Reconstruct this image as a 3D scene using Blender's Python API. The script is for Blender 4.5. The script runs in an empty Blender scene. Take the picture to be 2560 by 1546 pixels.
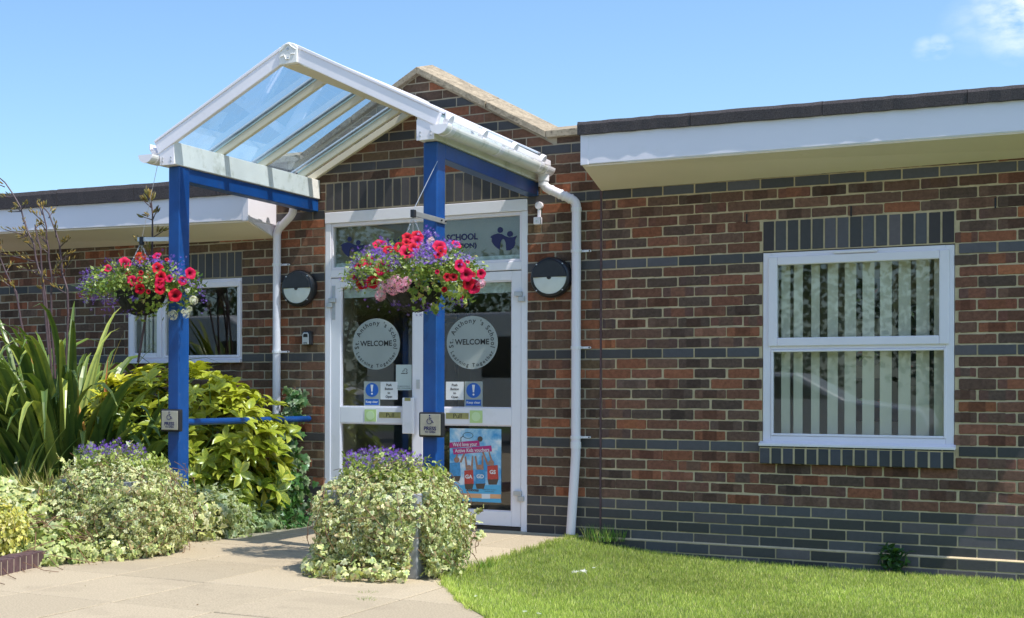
import bpy, bmesh, math, random
import numpy as np
from mathutils import Vector, Matrix
random.seed(7); RNG = np.random.default_rng(11)
C = bpy.context.scene.collection
SC = bpy.context.scene
# ------------------------------------------------------------------ camera
PF, PYAW, PPIT, PROLL = 3618.0486, 0.57740, 0.0020, 0.0033
CAM = np.array([3.1180, -11.0083, 1.1028]); PX, PY = 378.715, 968.82
_cy, _sy = math.cos(PYAW), math.sin(PYAW)
_f = np.array([-_sy, _cy, 0.]); _r = np.array([_cy, _sy, 0.]); _u = np.array([0., 0., 1.])
FW = _f*math.cos(PPIT)+_u*math.sin(PPIT); _u2 = _u*math.cos(PPIT)-_f*math.sin(PPIT)
RT = _r*math.cos(PROLL)+_u2*math.sin(PROLL); UP = _u2*math.cos(PROLL)-_r*math.sin(PROLL)
cd = bpy.data.cameras.new("camera"); cam = bpy.data.objects.new("camera", cd); C.objects.link(cam)
cd.sensor_width = 36; cd.lens = 36*PF/2560; cd.shift_x = (1280-PX)/2560; cd.shift_y = (PY-773)/2560
cd.clip_start = 0.1; cd.clip_end = 2000
cam.matrix_world = Matrix(((RT[0], UP[0], -FW[0], CAM[0]), (RT[1], UP[1], -FW[1], CAM[1]), (RT[2], UP[2], -FW[2], CAM[2]), (0, 0, 0, 1)))
SC.camera = cam
def W(x, y, X=None, Y=None, Z=None):
    """photo position (2464 px wide measuring grid) -> point on a plane X=, Y= or Z= of the site survey"""
    x /= .9625; y /= .9625
    r = FW+RT*(x-PX)/PF-UP*(y-PY)/PF
    i, v = [(i, v) for i, v in enumerate((X, Y, Z)) if v is not None][0]
    return CAM+r*((v-CAM[i])/r[i])
def WD(x, y):
    x /= .9625; y /= .9625
    r = FW+RT*(x-PX)/PF-UP*(y-PY)/PF
    return r/np.linalg.norm(r)
# ------------------------------------------------------------------ light
SUN = Vector((0.56, -0.14, 1.0)).normalized()          # towards the sun
elev = math.asin(SUN.z); az = math.atan2(SUN.x, SUN.y)
sl = bpy.data.lights.new("sun", 'SUN'); so = bpy.data.objects.new("sun", sl); C.objects.link(so)
sl.energy = 4.3; sl.angle = math.radians(0.53); sl.color = (1, .955, .88)
so.rotation_euler = SUN.to_track_quat('Z', 'Y').to_euler()
w = bpy.data.worlds.new("World"); SC.world = w; w.use_nodes = True
nt = w.node_tree; nt.nodes.clear(); N = nt.nodes.new; L = nt.links.new
out = N('ShaderNodeOutputWorld'); bg = N('ShaderNodeBackground'); bg.inputs[1].default_value = 0.148
sky = N('ShaderNodeTexSky'); sky.sky_type = 'NISHITA'; sky.sun_disc = False
sky.sun_elevation = elev; sky.sun_rotation = az; sky.air_density = 1.0; sky.dust_density = 1.1; sky.ozone_density = 1.3
tc = N('ShaderNodeTexCoord')
def wmath(op, a, b=None, c=None):
    n = N('ShaderNodeMath'); n.operation = op
    for i, v in enumerate((a, b, c)):
        if v is None: continue
        if isinstance(v, (int, float)): n.inputs[i].default_value = v
        else: L(v, n.inputs[i])
    return n.outputs[0]
noi = N('ShaderNodeTexNoise'); noi.inputs['Scale'].default_value = 48; noi.inputs['Detail'].default_value = 7; noi.inputs['Roughness'].default_value = .55
mp = N('ShaderNodeMapping'); mp.inputs['Scale'].default_value = (1, 1, 2.0); L(tc.outputs['Generated'], mp.inputs[0]); L(mp.outputs[0], noi.inputs['Vector'])
total = None
for (cx, cy, rad, gain) in ((2475, 20, .034, 1.3), (2262, 112, .0085, .9), (2225, 118, .008, .6), (2410, 88, .014, .35), (2340, 60, .02, .3)):
    d = WD(cx, cy)
    vm = N('ShaderNodeVectorMath'); vm.operation = 'DISTANCE'; vm.inputs[1].default_value = tuple(d); L(tc.outputs['Generated'], vm.inputs[0])
    m = wmath('SUBTRACT', 1.0, wmath('DIVIDE', vm.outputs['Value'], rad))
    m = wmath('MULTIPLY', wmath('MAXIMUM', m, 0.0), gain)
    total = m if total is None else wmath('MAXIMUM', total, m)
cl = wmath('MULTIPLY', total, wmath('MAXIMUM', wmath('MULTIPLY', wmath('SUBTRACT', noi.outputs[0], .34), 2.6), 0.0))
cl = wmath('MINIMUM', cl, .62)
mx = N('ShaderNodeMix'); mx.data_type = 'RGBA'; L(cl, mx.inputs[0]); L(sky.outputs[0], mx.inputs[6]); mx.inputs[7].default_value = (6.6, 6.9, 7.4, 1)
hsv = N('ShaderNodeHueSaturation'); hsv.inputs['Saturation'].default_value = 1.0; hsv.inputs['Value'].default_value = 1.0
tn = N('ShaderNodeMix'); tn.data_type = 'RGBA'; tn.blend_type = 'MULTIPLY'; tn.inputs[0].default_value = 1; L(sky.outputs[0], tn.inputs[6]); tn.inputs[7].default_value = (.84, 1.02, 1.15, 1); L(tn.outputs[2], mx.inputs[6])
L(mx.outputs[2], bg.inputs[0]); L(bg.outputs[0], out.inputs[0])
SC.view_settings.view_transform = 'Standard'; SC.view_settings.look = 'None'; SC.view_settings.exposure = 0.38; SC.view_settings.gamma = 1
SC.view_settings.use_curve_mapping = False
# ------------------------------------------------------------------ materials
MAT = {}
def nodes(name):
    m = bpy.data.materials.new(name); m.use_nodes = True; MAT[name] = m
    t = m.node_tree; b = t.nodes['Principled BSDF']; return m, t, b
def mnoise(t, scale, detail=4, rough=.55, vec=None, stretch=None):
    n = t.nodes.new('ShaderNodeTexNoise'); n.inputs['Scale'].default_value = scale; n.inputs['Detail'].default_value = detail; n.inputs['Roughness'].default_value = rough
    tc = t.nodes.new('ShaderNodeTexCoord')
    if stretch:
        mp = t.nodes.new('ShaderNodeMapping'); mp.inputs['Scale'].default_value = stretch; t.links.new(tc.outputs['Object'], mp.inputs[0]); t.links.new(mp.outputs[0], n.inputs['Vector'])
    else: t.links.new(tc.outputs['Object'], n.inputs['Vector'])
    return n.outputs[0]
def ramp(t, src, stops):
    r = t.nodes.new('ShaderNodeValToRGB'); e = r.color_ramp.elements
    while len(e) < len(stops): e.new(.5)
    for i, (p, c) in enumerate(stops): e[i].position = p; e[i].color = (c[0], c[1], c[2], 1) if hasattr(c, '__len__') else (c, c, c, 1)
    t.links.new(src, r.inputs[0]); return r.outputs[0]
def mix(t, f, a, b, mode='MIX'):
    n = t.nodes.new('ShaderNodeMix'); n.data_type = 'RGBA'; n.blend_type = mode
    for i, v in ((0, f), (6, a), (7, b)):
        if isinstance(v, (int, float)): n.inputs[i].default_value = v
        elif isinstance(v, tuple): n.inputs[i].default_value = (*v, 1)
        else: t.links.new(v, n.inputs[i])
    return n.outputs[2]
def bump(t, b, h, strength=.3, dist=.01):
    n = t.nodes.new('ShaderNodeBump'); n.inputs['Strength'].default_value = strength; n.inputs['Distance'].default_value = dist
    t.links.new(h, n.inputs['Height']); t.links.new(n.outputs[0], b.inputs['Normal'])
def simple(name, col, rough=.5, metal=0, var=.12, scale=6, bs=0, bscale=80, dirt=None, spec=.5):
    m, t, b = nodes(name)
    f = mnoise(t, scale, 5)
    c = mix(t, ramp(t, f, [(.3, 0.), (.7, 1.)]), tuple(x*(1-var) for x in col), tuple(min(1, x*(1+var)) for x in col))
    if dirt:
        g = mnoise(t, dirt[1], 6, .65)
        c = mix(t, ramp(t, g, [(dirt[2], 0.), (dirt[2]+.18, dirt[3])]), c, dirt[0])
    t.links.new(c, b.inputs['Base Color']); b.inputs['Roughness'].default_value = rough; b.inputs['Metallic'].default_value = metal
    b.inputs['Specular IOR Level'].default_value = spec
    if bs: bump(t, b, mnoise(t, bscale, 4), bs, .004)
    return m
def attrmat(name, rough=.6, trans=0, bs=0, bscale=60, spots=None, spec=.4, mott=.25, mscale=40, sheen=0):
    m, t, b = nodes(name)
    a = t.nodes.new('ShaderNodeAttribute'); a.attribute_name = 'Col'
    c = a.outputs['Color']
    if mott:
        f = mnoise(t, mscale, 5, .65)
        c = mix(t, 1.0, c, ramp(t, f, [(.25, 1-mott), (.75, 1+mott)]), 'MULTIPLY')
    if spots: c = mix(t, ramp(t, mnoise(t, spots[1], 3, .6), [(spots[2], 0.), (spots[2]+.06, spots[3])]), c, spots[0])
    t.links.new(c, b.inputs['Base Color']); b.inputs['Roughness'].default_value = rough; b.inputs['Specular IOR Level'].default_value = spec
    if bs: bump(t, b, mnoise(t, bscale, 6, .7), bs, .006)
    if trans:
        tr = t.nodes.new('ShaderNodeBsdfTranslucent'); ms = t.nodes.new('ShaderNodeMixShader'); ms.inputs[0].default_value = trans
        c2 = mix(t, 1.0, c, (1.15, 1.2, .55), 'MULTIPLY')
        t.links.new(c2, tr.inputs['Color']); t.links.new(b.outputs[0], ms.inputs[1]); t.links.new(tr.outputs[0], ms.inputs[2])
        t.links.new(ms.outputs[0], t.nodes['Material Output'].inputs['Surface'])
    return m
attrmat('brick', .85, bs=.55, bscale=140, mott=.38, mscale=38, spec=.25)
attrmat('blue_brick', .5, bs=.2, bscale=90, mott=.14, mscale=30, spec=.5)
attrmat('leaf', .42, .22, mott=.12, spec=.45)
attrmat('glossleaf', .34, .15, mott=.15, mscale=25, spec=.5)
attrmat('spotleaf', .3, .22, spots=((.60, .56, .06), 95, .55, .85), mott=.15, mscale=20, spec=.55)
attrmat('petal', .6, .25, mott=.1, spec=.2)
attrmat('grass', .5, .3, mott=.2, mscale=3, spec=.3)
attrmat('slab', .9, bs=.8, bscale=220, mott=.34, mscale=105, spec=.2, spots=((.25, .20, .145), 1.6, .55, .16))
# mortar: sandy on the newer right wing, greyer on the older gable wall
m, t, b = nodes('mortar')
tcn = t.nodes.new('ShaderNodeTexCoord'); sp = t.nodes.new('ShaderNodeSeparateXYZ'); t.links.new(tcn.outputs['Object'], sp.inputs[0])
gt = t.nodes.new('ShaderNodeMath'); gt.operation = 'GREATER_THAN'; gt.inputs[1].default_value = -0.003; t.links.new(sp.outputs[0], gt.inputs[0])
c = mix(t, gt.outputs[0], (.47, .40, .30), (.68, .54, .35))
c = mix(t, ramp(t, mnoise(t, 9, 6, .7), [(.35, 0.), (.7, .45)]), c, (.30, .235, .13))
t.links.new(c, b.inputs['Base Color']); b.inputs['Roughness'].default_value = .95; b.inputs['Specular IOR Level'].default_value = .1
bump(t, b, mnoise(t, 160, 5, .7), .5, .005)
simple('white_pvc', (.88, .82, .88), .32, var=.03, scale=2, dirt=((.50, .50, .44), 3, .62, .35))
simple('fascia_white', (.82, .79, .86), .3, var=.02, scale=1.5, dirt=((.62, .62, .6), 2.0, .6, .3))
simple('dirty_white', (.84, .82, .78), .4, var=.05, scale=4, bs=.1, bscale=50, dirt=((.30, .30, .20), 6, .53, .55))
simple('canopy_white', (.88, .85, .89), .28, var=.03, scale=3, dirt=((.55, .55, .48), 5, .6, .35))
simple('cream', (.76, .69, .52), .55, var=.05, scale=2, dirt=((.35, .33, .22), 7, .62, .4))
simple('soffit', (.92, .80, .71), .5, var=.04, scale=1.5, dirt=((.45, .42, .3), 6, .66, .5))
simple('blue_paint', (.006, .064, .25), .34, var=.16, scale=6, bs=.10, bscale=18, dirt=((.10, .15, .26), 16, .60, .35), spec=.45)
simple('alu', (.60, .60, .60), .35, .7, var=.06, scale=12)
simple('grey_metal', (.52, .53, .54), .4, .5, var=.08, scale=20)
simple('dark_plastic', (.018, .019, .024), .35, var=.2, scale=20)
simple('black', (.01, .01, .011), .5)
simple('lamp_diffuser', (.68, .72, .70), .35, var=.06, scale=10)
simple('felt', (.080, .070, .073), .95, var=.5, scale=160, bs=.9, bscale=260, dirt=((.16, .155, .15), 230, .56, .8), spec=.1)
simple('coping', (.36, .29, .20), .9, var=.3, scale=12, bs=.6, bscale=90, dirt=((.09, .065, .04), 45, .50, .75))
simple('coping_new', (.60, .50, .36), .9, var=.15, scale=14, bs=.4, bscale=90, dirt=((.42, .28, .17), 9, .55, .6))
simple('joint_dirt', (.035, .03, .022), .95, var=.4, scale=60)
simple('soil', (.10, .075, .05), .95, var=.4, scale=25, bs=1, bscale=60)
simple('edging', (.10, .055, .06), .6, var=.3, scale=20, bs=.2)
simple('planter_grey', (.30, .31, .33), .8, var=.3, scale=9, bs=.8, bscale=22, dirt=((.55, .55, .56), 30, .6, .6))
simple('basket_liner', (.020, .022, .018), .9, var=.4, scale=30, bs=1, bscale=50)
simple('wood_stem', (.22, .12, .07), .8, var=.3, scale=40)
simple('flax_stalk', (.085, .052, .058), .6, var=.3, scale=20)
simple('green_stem', (.10, .18, .04), .6, var=.3, scale=40)
simple('sealant', (.11, .06, .065), .7, var=.3, scale=30, bs=.3)
simple('interior_wall', (.66, .58, .46), .9, var=.1, scale=2)
simple('interior_floor', (.20, .17, .14), .6, var=.2)
simple('interior_dark', (.10, .09, .08), .8, var=.3, scale=3)
simple('added_board_grey', (.26, .25, .20), .8, var=.15, scale=3)
simple('blind', (.84, .76, .62), .8, var=.03)
simple('earth_base', (.09, .13, .03), .95, var=.4, scale=8, bs=.6)
simple('asphalt', (.10, .10, .10), .9, var=.15, scale=30)
simple('frost', (.36, .40, .385), .55, var=.05)
simple('pale_strip', (.55, .62, .60), .5, var=.04)
simple('navy', (.010, .012, .09), .4, var=.1)
simple('ink', (.02, .02, .02), .5)
simple('paper', (.80, .80, .80), .6, var=.02)
simple('sign_blue', (.015, .12, .50), .4, var=.03)
simple('sign_green', (.55, .72, .30), .5, var=.03)
simple('sign_green_light', (.66, .82, .46), .5, var=.03)
simple('magenta', (.52, .03, .19), .4, var=.03)
simple('cyan', (.10, .45, .72), .4, var=.04)
simple('orange_band', (.75, .40, .20), .4)
simple('red_bib', (.55, .07, .05), .5, var=.2, scale=60)
simple('blue_bib', (.07, .30, .58), .5, var=.2, scale=60)
simple('skin', (.40, .22, .15), .6, var=.2, scale=60)
simple('dark_cloth', (.10, .07, .05), .6)
simple('brass', (.42, .38, .16), .3, .6, var=.15, scale=30)
simple('steel_face', (.50, .47, .38), .35, .6, var=.12, scale=8)
simple('gasket', (.45, .60, .62), .3)
simple('teal', (.10, .22, .22), .3)
simple('tyre', (.02, .02, .02), .8)
simple('car_white', (.72, .73, .74), .2, var=.02)
simple('car_silver', (.74, .75, .76), .2, .3, var=.02)
simple('car_glass', (.02, .025, .03), .05)
simple('art_dark', (.03, .03, .035), .5, var=.3, scale=30)
m, t, b = nodes('poster_sky')
c = ramp(t, mnoise(t, 9, 5, .55), [(.38, (.06, .33, .66)), (.52, (.30, .58, .80)), (.66, (.80, .86, .90))]); t.links.new(c, b.inputs['Base Color']); b.inputs['Roughness'].default_value = .35
# glass: thin clear panes, real fresnel reflection
def glassmat(name, tint, refl, dust=0):
    m = bpy.data.materials.new(name); m.use_nodes = True; MAT[name] = m; t = m.node_tree; t.nodes.clear()
    o = t.nodes.new('ShaderNodeOutputMaterial'); tr = t.nodes.new('ShaderNodeBsdfTransparent'); gl = t.nodes.new('ShaderNodeBsdfGlossy'); ms = t.nodes.new('ShaderNodeMixShader')
    tr.inputs[0].default_value = (*tint, 1); gl.inputs['Roughness'].default_value = .015
    lw = t.nodes.new('ShaderNodeFresnel'); lw.inputs[0].default_value = 1.5
    mu = t.nodes.new('ShaderNodeMath'); mu.operation = 'MULTIPLY'; mu.inputs[1].default_value = refl; t.links.new(lw.outputs[0], mu.inputs[0])
    ge = t.nodes.new('ShaderNodeNewGeometry'); iv = t.nodes.new('ShaderNodeMath'); iv.operation = 'SUBTRACT'; iv.inputs[0].default_value = 1; t.links.new(ge.outputs['Backfacing'], iv.inputs[1])
    m4 = t.nodes.new('ShaderNodeMath'); m4.operation = 'MULTIPLY'; t.links.new(mu.outputs[0], m4.inputs[0]); t.links.new(iv.outputs[0], m4.inputs[1])
    t.links.new(m4.outputs[0], ms.inputs[0]); t.links.new(tr.outputs[0], ms.inputs[1]); t.links.new(gl.outputs[0], ms.inputs[2])
    last = ms.outputs[0]
    if dust:
        df = t.nodes.new('ShaderNodeBsdfDiffuse'); df.inputs[0].default_value = (.6, .62, .6, 1); m2 = t.nodes.new('ShaderNodeMixShader')
        tl = t.nodes.new('ShaderNodeBsdfTranslucent'); tl.inputs[0].default_value = (.6, .62, .6, 1); m3 = t.nodes.new('ShaderNodeMixShader'); t.links.new(df.outputs[0], m3.inputs[1]); t.links.new(tl.outputs[0], m3.inputs[2])
        f = ramp(t, mnoise(t, 2.2, 6, .6, stretch=(1, 2.5, 1)), [(.40, dust*.25), (.70, dust)])
        t.links.new(f, m2.inputs[0]); t.links.new(last, m2.inputs[1]); t.links.new(m3.outputs[0], m2.inputs[2]); last = m2.outputs[0]
    t.links.new(last, o.inputs[0]); return m
glassmat('glass', (.93, .95, .93), 3.0)
glassmat('roof_glass', (.84, .91, .95), 1.6, .12)
# ------------------------------------------------------------------ object helpers
def meshobj(name, verts, faces, mats, parent=None, cols=None, midx=None, bevel=0, smooth=False, segs=2):
    me = bpy.data.meshes.new(name); me.from_pydata([tuple(v) for v in verts], [], faces)
    if not isinstance(mats, (list, tuple)): mats = [mats]
    for mm in mats: me.materials.append(MAT[mm])
    if midx is not None: me.polygons.foreach_set('material_index', midx)
    if cols is not None:
        ca = me.color_attributes.new('Col', 'FLOAT_COLOR', 'POINT'); a = np.ones((len(verts), 4), dtype=np.float32); a[:, :3] = np.asarray(cols)[:, :3]; ca.data.foreach_set('color', a.ravel())
    if smooth: me.polygons.foreach_set('use_smooth', [True]*len(me.polygons))
    me.update(); me.validate()
    o = bpy.data.objects.new(name, me); C.objects.link(o)
    if parent is not None:
        o.parent = parent; root = parent
        if parent.type == 'EMPTY': o.location = -Vector(parent.location)
    if bevel:
        md = o.modifiers.new('bevel', 'BEVEL'); md.width = bevel; md.segments = segs; md.limit_method = 'ANGLE'; md.angle_limit = math.radians(40)
    return o
class MB:
    def __init__(s): s.v = []; s.f = []; s.c = []; s.m = []
    def add(s, v, f, col=None, mi=0):
        n = len(s.v); s.v += [tuple(map(float, p)) for p in v]; s.f += [tuple(i+n for i in q) for q in f]; s.m += [mi]*len(f)
        s.c += [col if col is not None else (1, 1, 1)]*len(v); return s
    def box(s, x0, x1, y0, y1, z0, z1, col=None, mi=0):
        v = [(x0, y0, z0), (x1, y0, z0), (x1, y1, z0), (x0, y1, z0), (x0, y0, z1), (x1, y0, z1), (x1, y1, z1), (x0, y1, z1)]
        return s.add(v, [(0, 3, 2, 1), (4, 5, 6, 7), (0, 1, 5, 4), (1, 2, 6, 5), (2, 3, 7, 6), (3, 0, 4, 7)], col, mi)
    def hexa(s, b, t, col=None, mi=0):   # b, t: 4 bottom and 4 top points
        return s.add(list(b)+list(t), [(0, 3, 2, 1), (4, 5, 6, 7), (0, 1, 5, 4), (1, 2, 6, 5), (2, 3, 7, 6), (3, 0, 4, 7)], col, mi)
    def beam(s, a, b, w, h, up=(0, 0, 1), col=None, mi=0):
        a = Vector(a); b = Vector(b); d = (b-a).normalized(); up = Vector(up); sd = d.cross(up).normalized(); up = sd.cross(d)
        q = [(-w/2, -h/2), (w/2, -h/2), (w/2, h/2), (-w/2, h/2)]
        va = [a+sd*x+up*y for x, y in q]; vb = [b+sd*x+up*y for x, y in q]
        return s.add(va+vb, [(3, 2, 1, 0), (4, 5, 6, 7), (0, 1, 5, 4), (1, 2, 6, 5), (2, 3, 7, 6), (3, 0, 4, 7)], col, mi)
    def tube(s, pts, r, n=8, col=None, mi=0, cap=True):
        pts = [Vector(p) for p in pts]; k = len(pts); rr = r if hasattr(r, '__len__') else [r]*k
        v = []; f = []; ref = None
        for i, p in enumerate(pts):
            d = (pts[min(i+1, k-1)]-pts[max(i-1, 0)]).normalized()
            if ref is None: ref = d.orthogonal().normalized()
            ref = (ref-d*ref.dot(d)).normalized(); bn = d.cross(ref)
            for j in range(n):
                a = 2*math.pi*j/n; v.append(p+(ref*math.cos(a)+bn*math.sin(a))*rr[i])
        for i in range(k-1):
            for j in range(n): f.append((i*n+j, i*n+(j+1) % n, (i+1)*n+(j+1) % n, (i+1)*n+j))
        if cap: f.append(tuple(range(n))[::-1]); f.append(tuple(range((k-1)*n, k*n)))
        return s.add(v, f, col, mi)
    def prism(s, poly, y0, y1, col=None, mi=0):        # polygon in x,z pushed along y
        n = len(poly); v = [(p[0], y0, p[1]) for p in poly]+[(p[0], y1, p[1]) for p in poly]
        return s.add(v, [tuple(range(n)), tuple(range(2*n-1, n-1, -1))]+[(i, i+n, (i+1) % n+n, (i+1) % n) for i in range(n)], col, mi)
    def disc(s, c, r, y0, y1, n=28, col=None, mi=0, a0=0, a1=2*math.pi):
        full = abs(a1-a0-2*math.pi) < 1e-6; k = n if full else n+1
        return s.prism([(c[0]+r*math.cos(a0+(a1-a0)*i/n), c[1]+r*math.sin(a0+(a1-a0)*i/n)) for i in range(k)], y0, y1, col, mi)
    def build(s, name, mats, parent=None, bevel=0, smooth=False, usecol=False, segs=2):
        return meshobj(name, s.v, s.f, mats, parent, s.c if usecol else None, s.m, bevel, smooth, segs)
def tag(o, label=None, cat=None, group=None, kind=None):
    if label: o['label'] = label
    if cat: o['category'] = cat
    if group: o['group'] = group
    if kind: o['kind'] = kind
    return o
def thing(name, label, cat, loc=(0, 0, 0), group=None):
    o = bpy.data.objects.new(name, None); o.empty_display_size = .1; C.objects.link(o); o.location = loc
    return tag(o, label, cat, group)
def bx(name, mat, parent, *b, bevel=.003):
    return MB().box(*b).build(name, mat, parent, bevel)
_tc = {}
def text2d(s, size, bold=0, shear=0):
    """flat letter mesh: (verts 2d, faces, width)"""
    key = (s, size, bold, shear)
    if key in _tc: return _tc[key]
    cu = bpy.data.curves.new('lettering', 'FONT'); cu.body = s; cu.size = size; cu.offset = bold; cu.shear = shear; cu.resolution_u = 3
    ob = bpy.data.objects.new('lettering', cu); C.objects.link(ob); bpy.context.view_layer.update()
    dg = bpy.context.evaluated_depsgraph_get(); me = bpy.data.meshes.new_from_object(ob.evaluated_get(dg))
    v = [(p.co.x, p.co.y) for p in me.vertices]; f = [tuple(p.vertices) for p in me.polygons]
    bpy.data.objects.remove(ob); bpy.data.curves.remove(cu); bpy.data.meshes.remove(me)
    xs = [p[0] for p in v] or [0]; r = (v, f, max(xs), min(xs)); _tc[key] = r; return r
def put_text(mb, s, cx, cz, size, y, bold=0, width=None, mi=0, rot=0, shear=0, align='C'):
    v, f, x1, x0 = text2d(s, size, bold, shear)
    k = 1 if width is None else width/(x1-x0)
    mid = (x0+x1)/2 if align == 'C' else x0
    ca, sa = math.cos(rot), math.sin(rot)
    P = []
    for px, pz in v:
        a = (px-mid)*k; bz = pz-size*.35
        P.append((cx+a*ca-bz*sa, y, cz+a*sa+bz*ca))
    mb.add(P, f, None, mi)
def arc_text(mb, s, cx, cz, r, a_mid, size, y, sp=1.0, bold=0, inside=False, mi=0):
    ws = []
    for ch in s:
        if ch == ' ': ws.append(size*.42)
        else:
            _, _, x1, x0 = text2d(ch, size, bold); ws.append((x1-x0)+size*.14)
    ws = [q*sp for q in ws]; tot = sum(ws)/r; sgn = 1 if inside else -1
    a = a_mid-sgn*tot/2
    for ch, q in zip(s, ws):
        am = a+sgn*q/r/2
        if ch != ' ': put_text(mb, ch, cx+r*math.cos(am), cz+r*math.sin(am), size, y, bold, mi=mi, rot=am+(math.pi/2 if inside else -math.pi/2))
        a += sgn*q/r
# ------------------------------------------------------------------ leaves in bulk
def leaf_template(kind):
    if kind == 'ivy':
        out = [(0, 0), (-.30, -.12), (-.52, .12), (-.32, .34), (-.42, .62), (-.16, .66), (0, 1.0), (.16, .66), (.42, .62), (.32, .34), (.52, .12), (.30, -.12)]
        v = [(0, .36, .06)]+[(x, y, -.10*abs(x)*2+.05*math.sin(i*2.1)) for i, (x, y) in enumerate(out)]
        f = [(0, 1+(i+1) % 12, 1+i) for i in range(12)]; t = [0]+[1, .8, 1, .55, 1, .6, 1, .6, 1, .55, 1, .8]
        t[1] = .2
    elif kind == 'lance':      # broad pointed leaf, bent
        ys = [0, .25, .55, .8, 1]; ws = [.02, .17, .20, .12, .0]; zs = [0, .04, .03, -.05, -.16]
        v = []; t = []
        for y, wd, z in zip(ys, ws, zs): v += [(-wd, y, z+.04*(wd > .05)), (0, y, z-.03), (wd, y, z+.04*(wd > .05))]; t += [1, .3, 1]
        f = []
        for i in range(4): f += [(i*3, i*3+1, i*3+4, i*3+3), (i*3+1, i*3+2, i*3+5, i*3+4)]
    elif kind == 'small':      # little oval leaf
        v = [(0, 0, 0), (-.28, .45, .06), (0, .5, -.03), (.28, .45, .06), (0, 1, -.08)]; f = [(0, 2, 1), (0, 3, 2), (1, 2, 4), (2, 3, 4)]; t = [.2, .8, 0, .8, 1]
    elif kind == 'blade':
        v = [(-.5, 0, 0), (.5, 0, 0), (.35, .55, .10), (-.35, .55, .10), (0, 1, .32)]; f = [(0, 1, 2, 3), (3, 2, 4)]; t = [0, 0, .6, .6, 1]
    elif kind == 'floret':     # tiny flower, 5 petals as a star
        v = [(0, 0, -.1)]; f = []; t = [0]
        for i in range(5):
            a = 2*math.pi*i/5
            v += [(math.cos(a-.3)*.35, math.sin(a-.3)*.35, 0), (math.cos(a), math.sin(a), .12), (math.cos(a+.3)*.35, math.sin(a+.3)*.35, 0)]
            f += [(0, 1+i*3, 2+i*3, 3+i*3)]; t += [.5, 1, .5]
    return np.array(v, float), f, np.array(t, float)
def scatter(name, kind, P, Nn, Dd, S, ca, cb, mat, parent=None, aspect=1.0):
    """P positions, Nn leaf normals, Dd growth directions, S sizes; ca/cb inner and rim colours per leaf"""
    tv, tf, tt = leaf_template(kind); tv = tv.copy(); tv[:, 0] *= aspect
    n = len(P); k = len(tv)
    Nn = Nn/np.maximum(np.linalg.norm(Nn, axis=1, keepdims=True), 1e-6)
    Dd = Dd-Nn*np.sum(Dd*Nn, axis=1, keepdims=True); Dd /= np.maximum(np.linalg.norm(Dd, axis=1, keepdims=True), 1e-6)
    B = np.cross(Dd, Nn)
    S = np.asarray(S).reshape(-1, 1)
    V = P[:, None, :]+S[:, None, :]*(tv[None, :, 0:1]*B[:, None, :]+tv[None, :, 1:2]*Dd[:, None, :]+tv[None, :, 2:3]*Nn[:, None, :])
    V = V.reshape(-1, 3)
    Cc = ca[:, None, :]*(1-tt)[None, :, None]+cb[:, None, :]*tt[None, :, None]; Cc = Cc.reshape(-1, 3)
    lens = [len(q) for q in tf]; flat = np.array([i for q in tf for i in q])
    loops = (flat[None, :]+(np.arange(n)*k)[:, None]).ravel()
    starts = np.concatenate([[0], np.cumsum(np.tile(lens, n))[:-1]])
    me = bpy.data.meshes.new(name); me.vertices.add(n*k); me.vertices.foreach_set('co', V.astype(np.float32).ravel())
    me.loops.add(len(loops)); me.loops.foreach_set('vertex_index', loops.astype(np.int32))
    me.polygons.add(n*len(tf)); me.polygons.foreach_set('loop_start', starts.astype(np.int32))
    me.polygons.foreach_set('loop_total', np.tile(lens, n).astype(np.int32))
    a = np.ones((n*k, 4), np.float32); a[:, :3] = Cc
    c = me.color_attributes.new('Col', 'FLOAT_COLOR', 'POINT'); c.data.foreach_set('color', a.ravel())
    me.materials.append(MAT[mat]); me.update(); me.validate()
    o = bpy.data.objects.new(name, me); C.objects.link(o)
    if parent is not None:
        o.parent = parent
        if parent.type == 'EMPTY': o.location = -Vector(parent.location)
    return o
def rv(n, s=1.0): return RNG.normal(0, s, (n, 3))
def pick(cols, n, p=None, jit=.15):
    cols = np.array(cols, float); i = RNG.choice(len(cols), n, p=p); c = cols[i]
    return np.clip(c*(1+RNG.normal(0, jit, (n, 1))), 0.005, 1)
# ------------------------------------------------------------------ school building
bld = thing('school_building', 'single storey brick school building with a pointed gable over its glazed entrance', 'building', (-1.4, .1, 0))
XJ = -0.004
RED_R = [(.175, .078, .062), (.125, .072, .065), (.095, .064, .062), (.265, .095, .062), (.155, .082, .070), (.215, .085, .066), (.110, .070, .068), (.33, .115, .065)]
PR_R = [.18, .20, .16, .10, .14, .11, .08, .03]
RED_L = [(.15, .075, .055), (.10, .062, .050), (.085, .055, .048), (.24, .085, .05), (.13, .085, .055), (.19, .085, .065), (.28, .095, .055)]
PR_L = [.20, .22, .18, .13, .12, .10, .05]
BLU_R = [(.085, .086, .112), (.060, .062, .074), (.10, .093, .115), (.075, .080, .105), (.045, .046, .054)]
BLU_L = [(.050, .052, .062), (.036, .038, .046), (.062, .062, .072)]
FX = [0, .03, .24, .28, .70, .745, .97, 1]
walls = MB()
def clip(poly, a, b, c):     # keep a*x+b*z<=c
    o = []
    for i in range(len(poly)):
        p, q = poly[i], poly[(i+1) % len(poly)]; dp = a*p[0]+b*p[1]-c; dq = a*q[0]+b*q[1]-c
        if dp <= 0: o.append(p)
        if (dp < 0 < dq) or (dq < 0 < dp):
            s = dp/(dp-dq); o.append((p[0]+(q[0]-p[0])*s, p[1]+(q[1]-p[1])*s))
    return o
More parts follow.
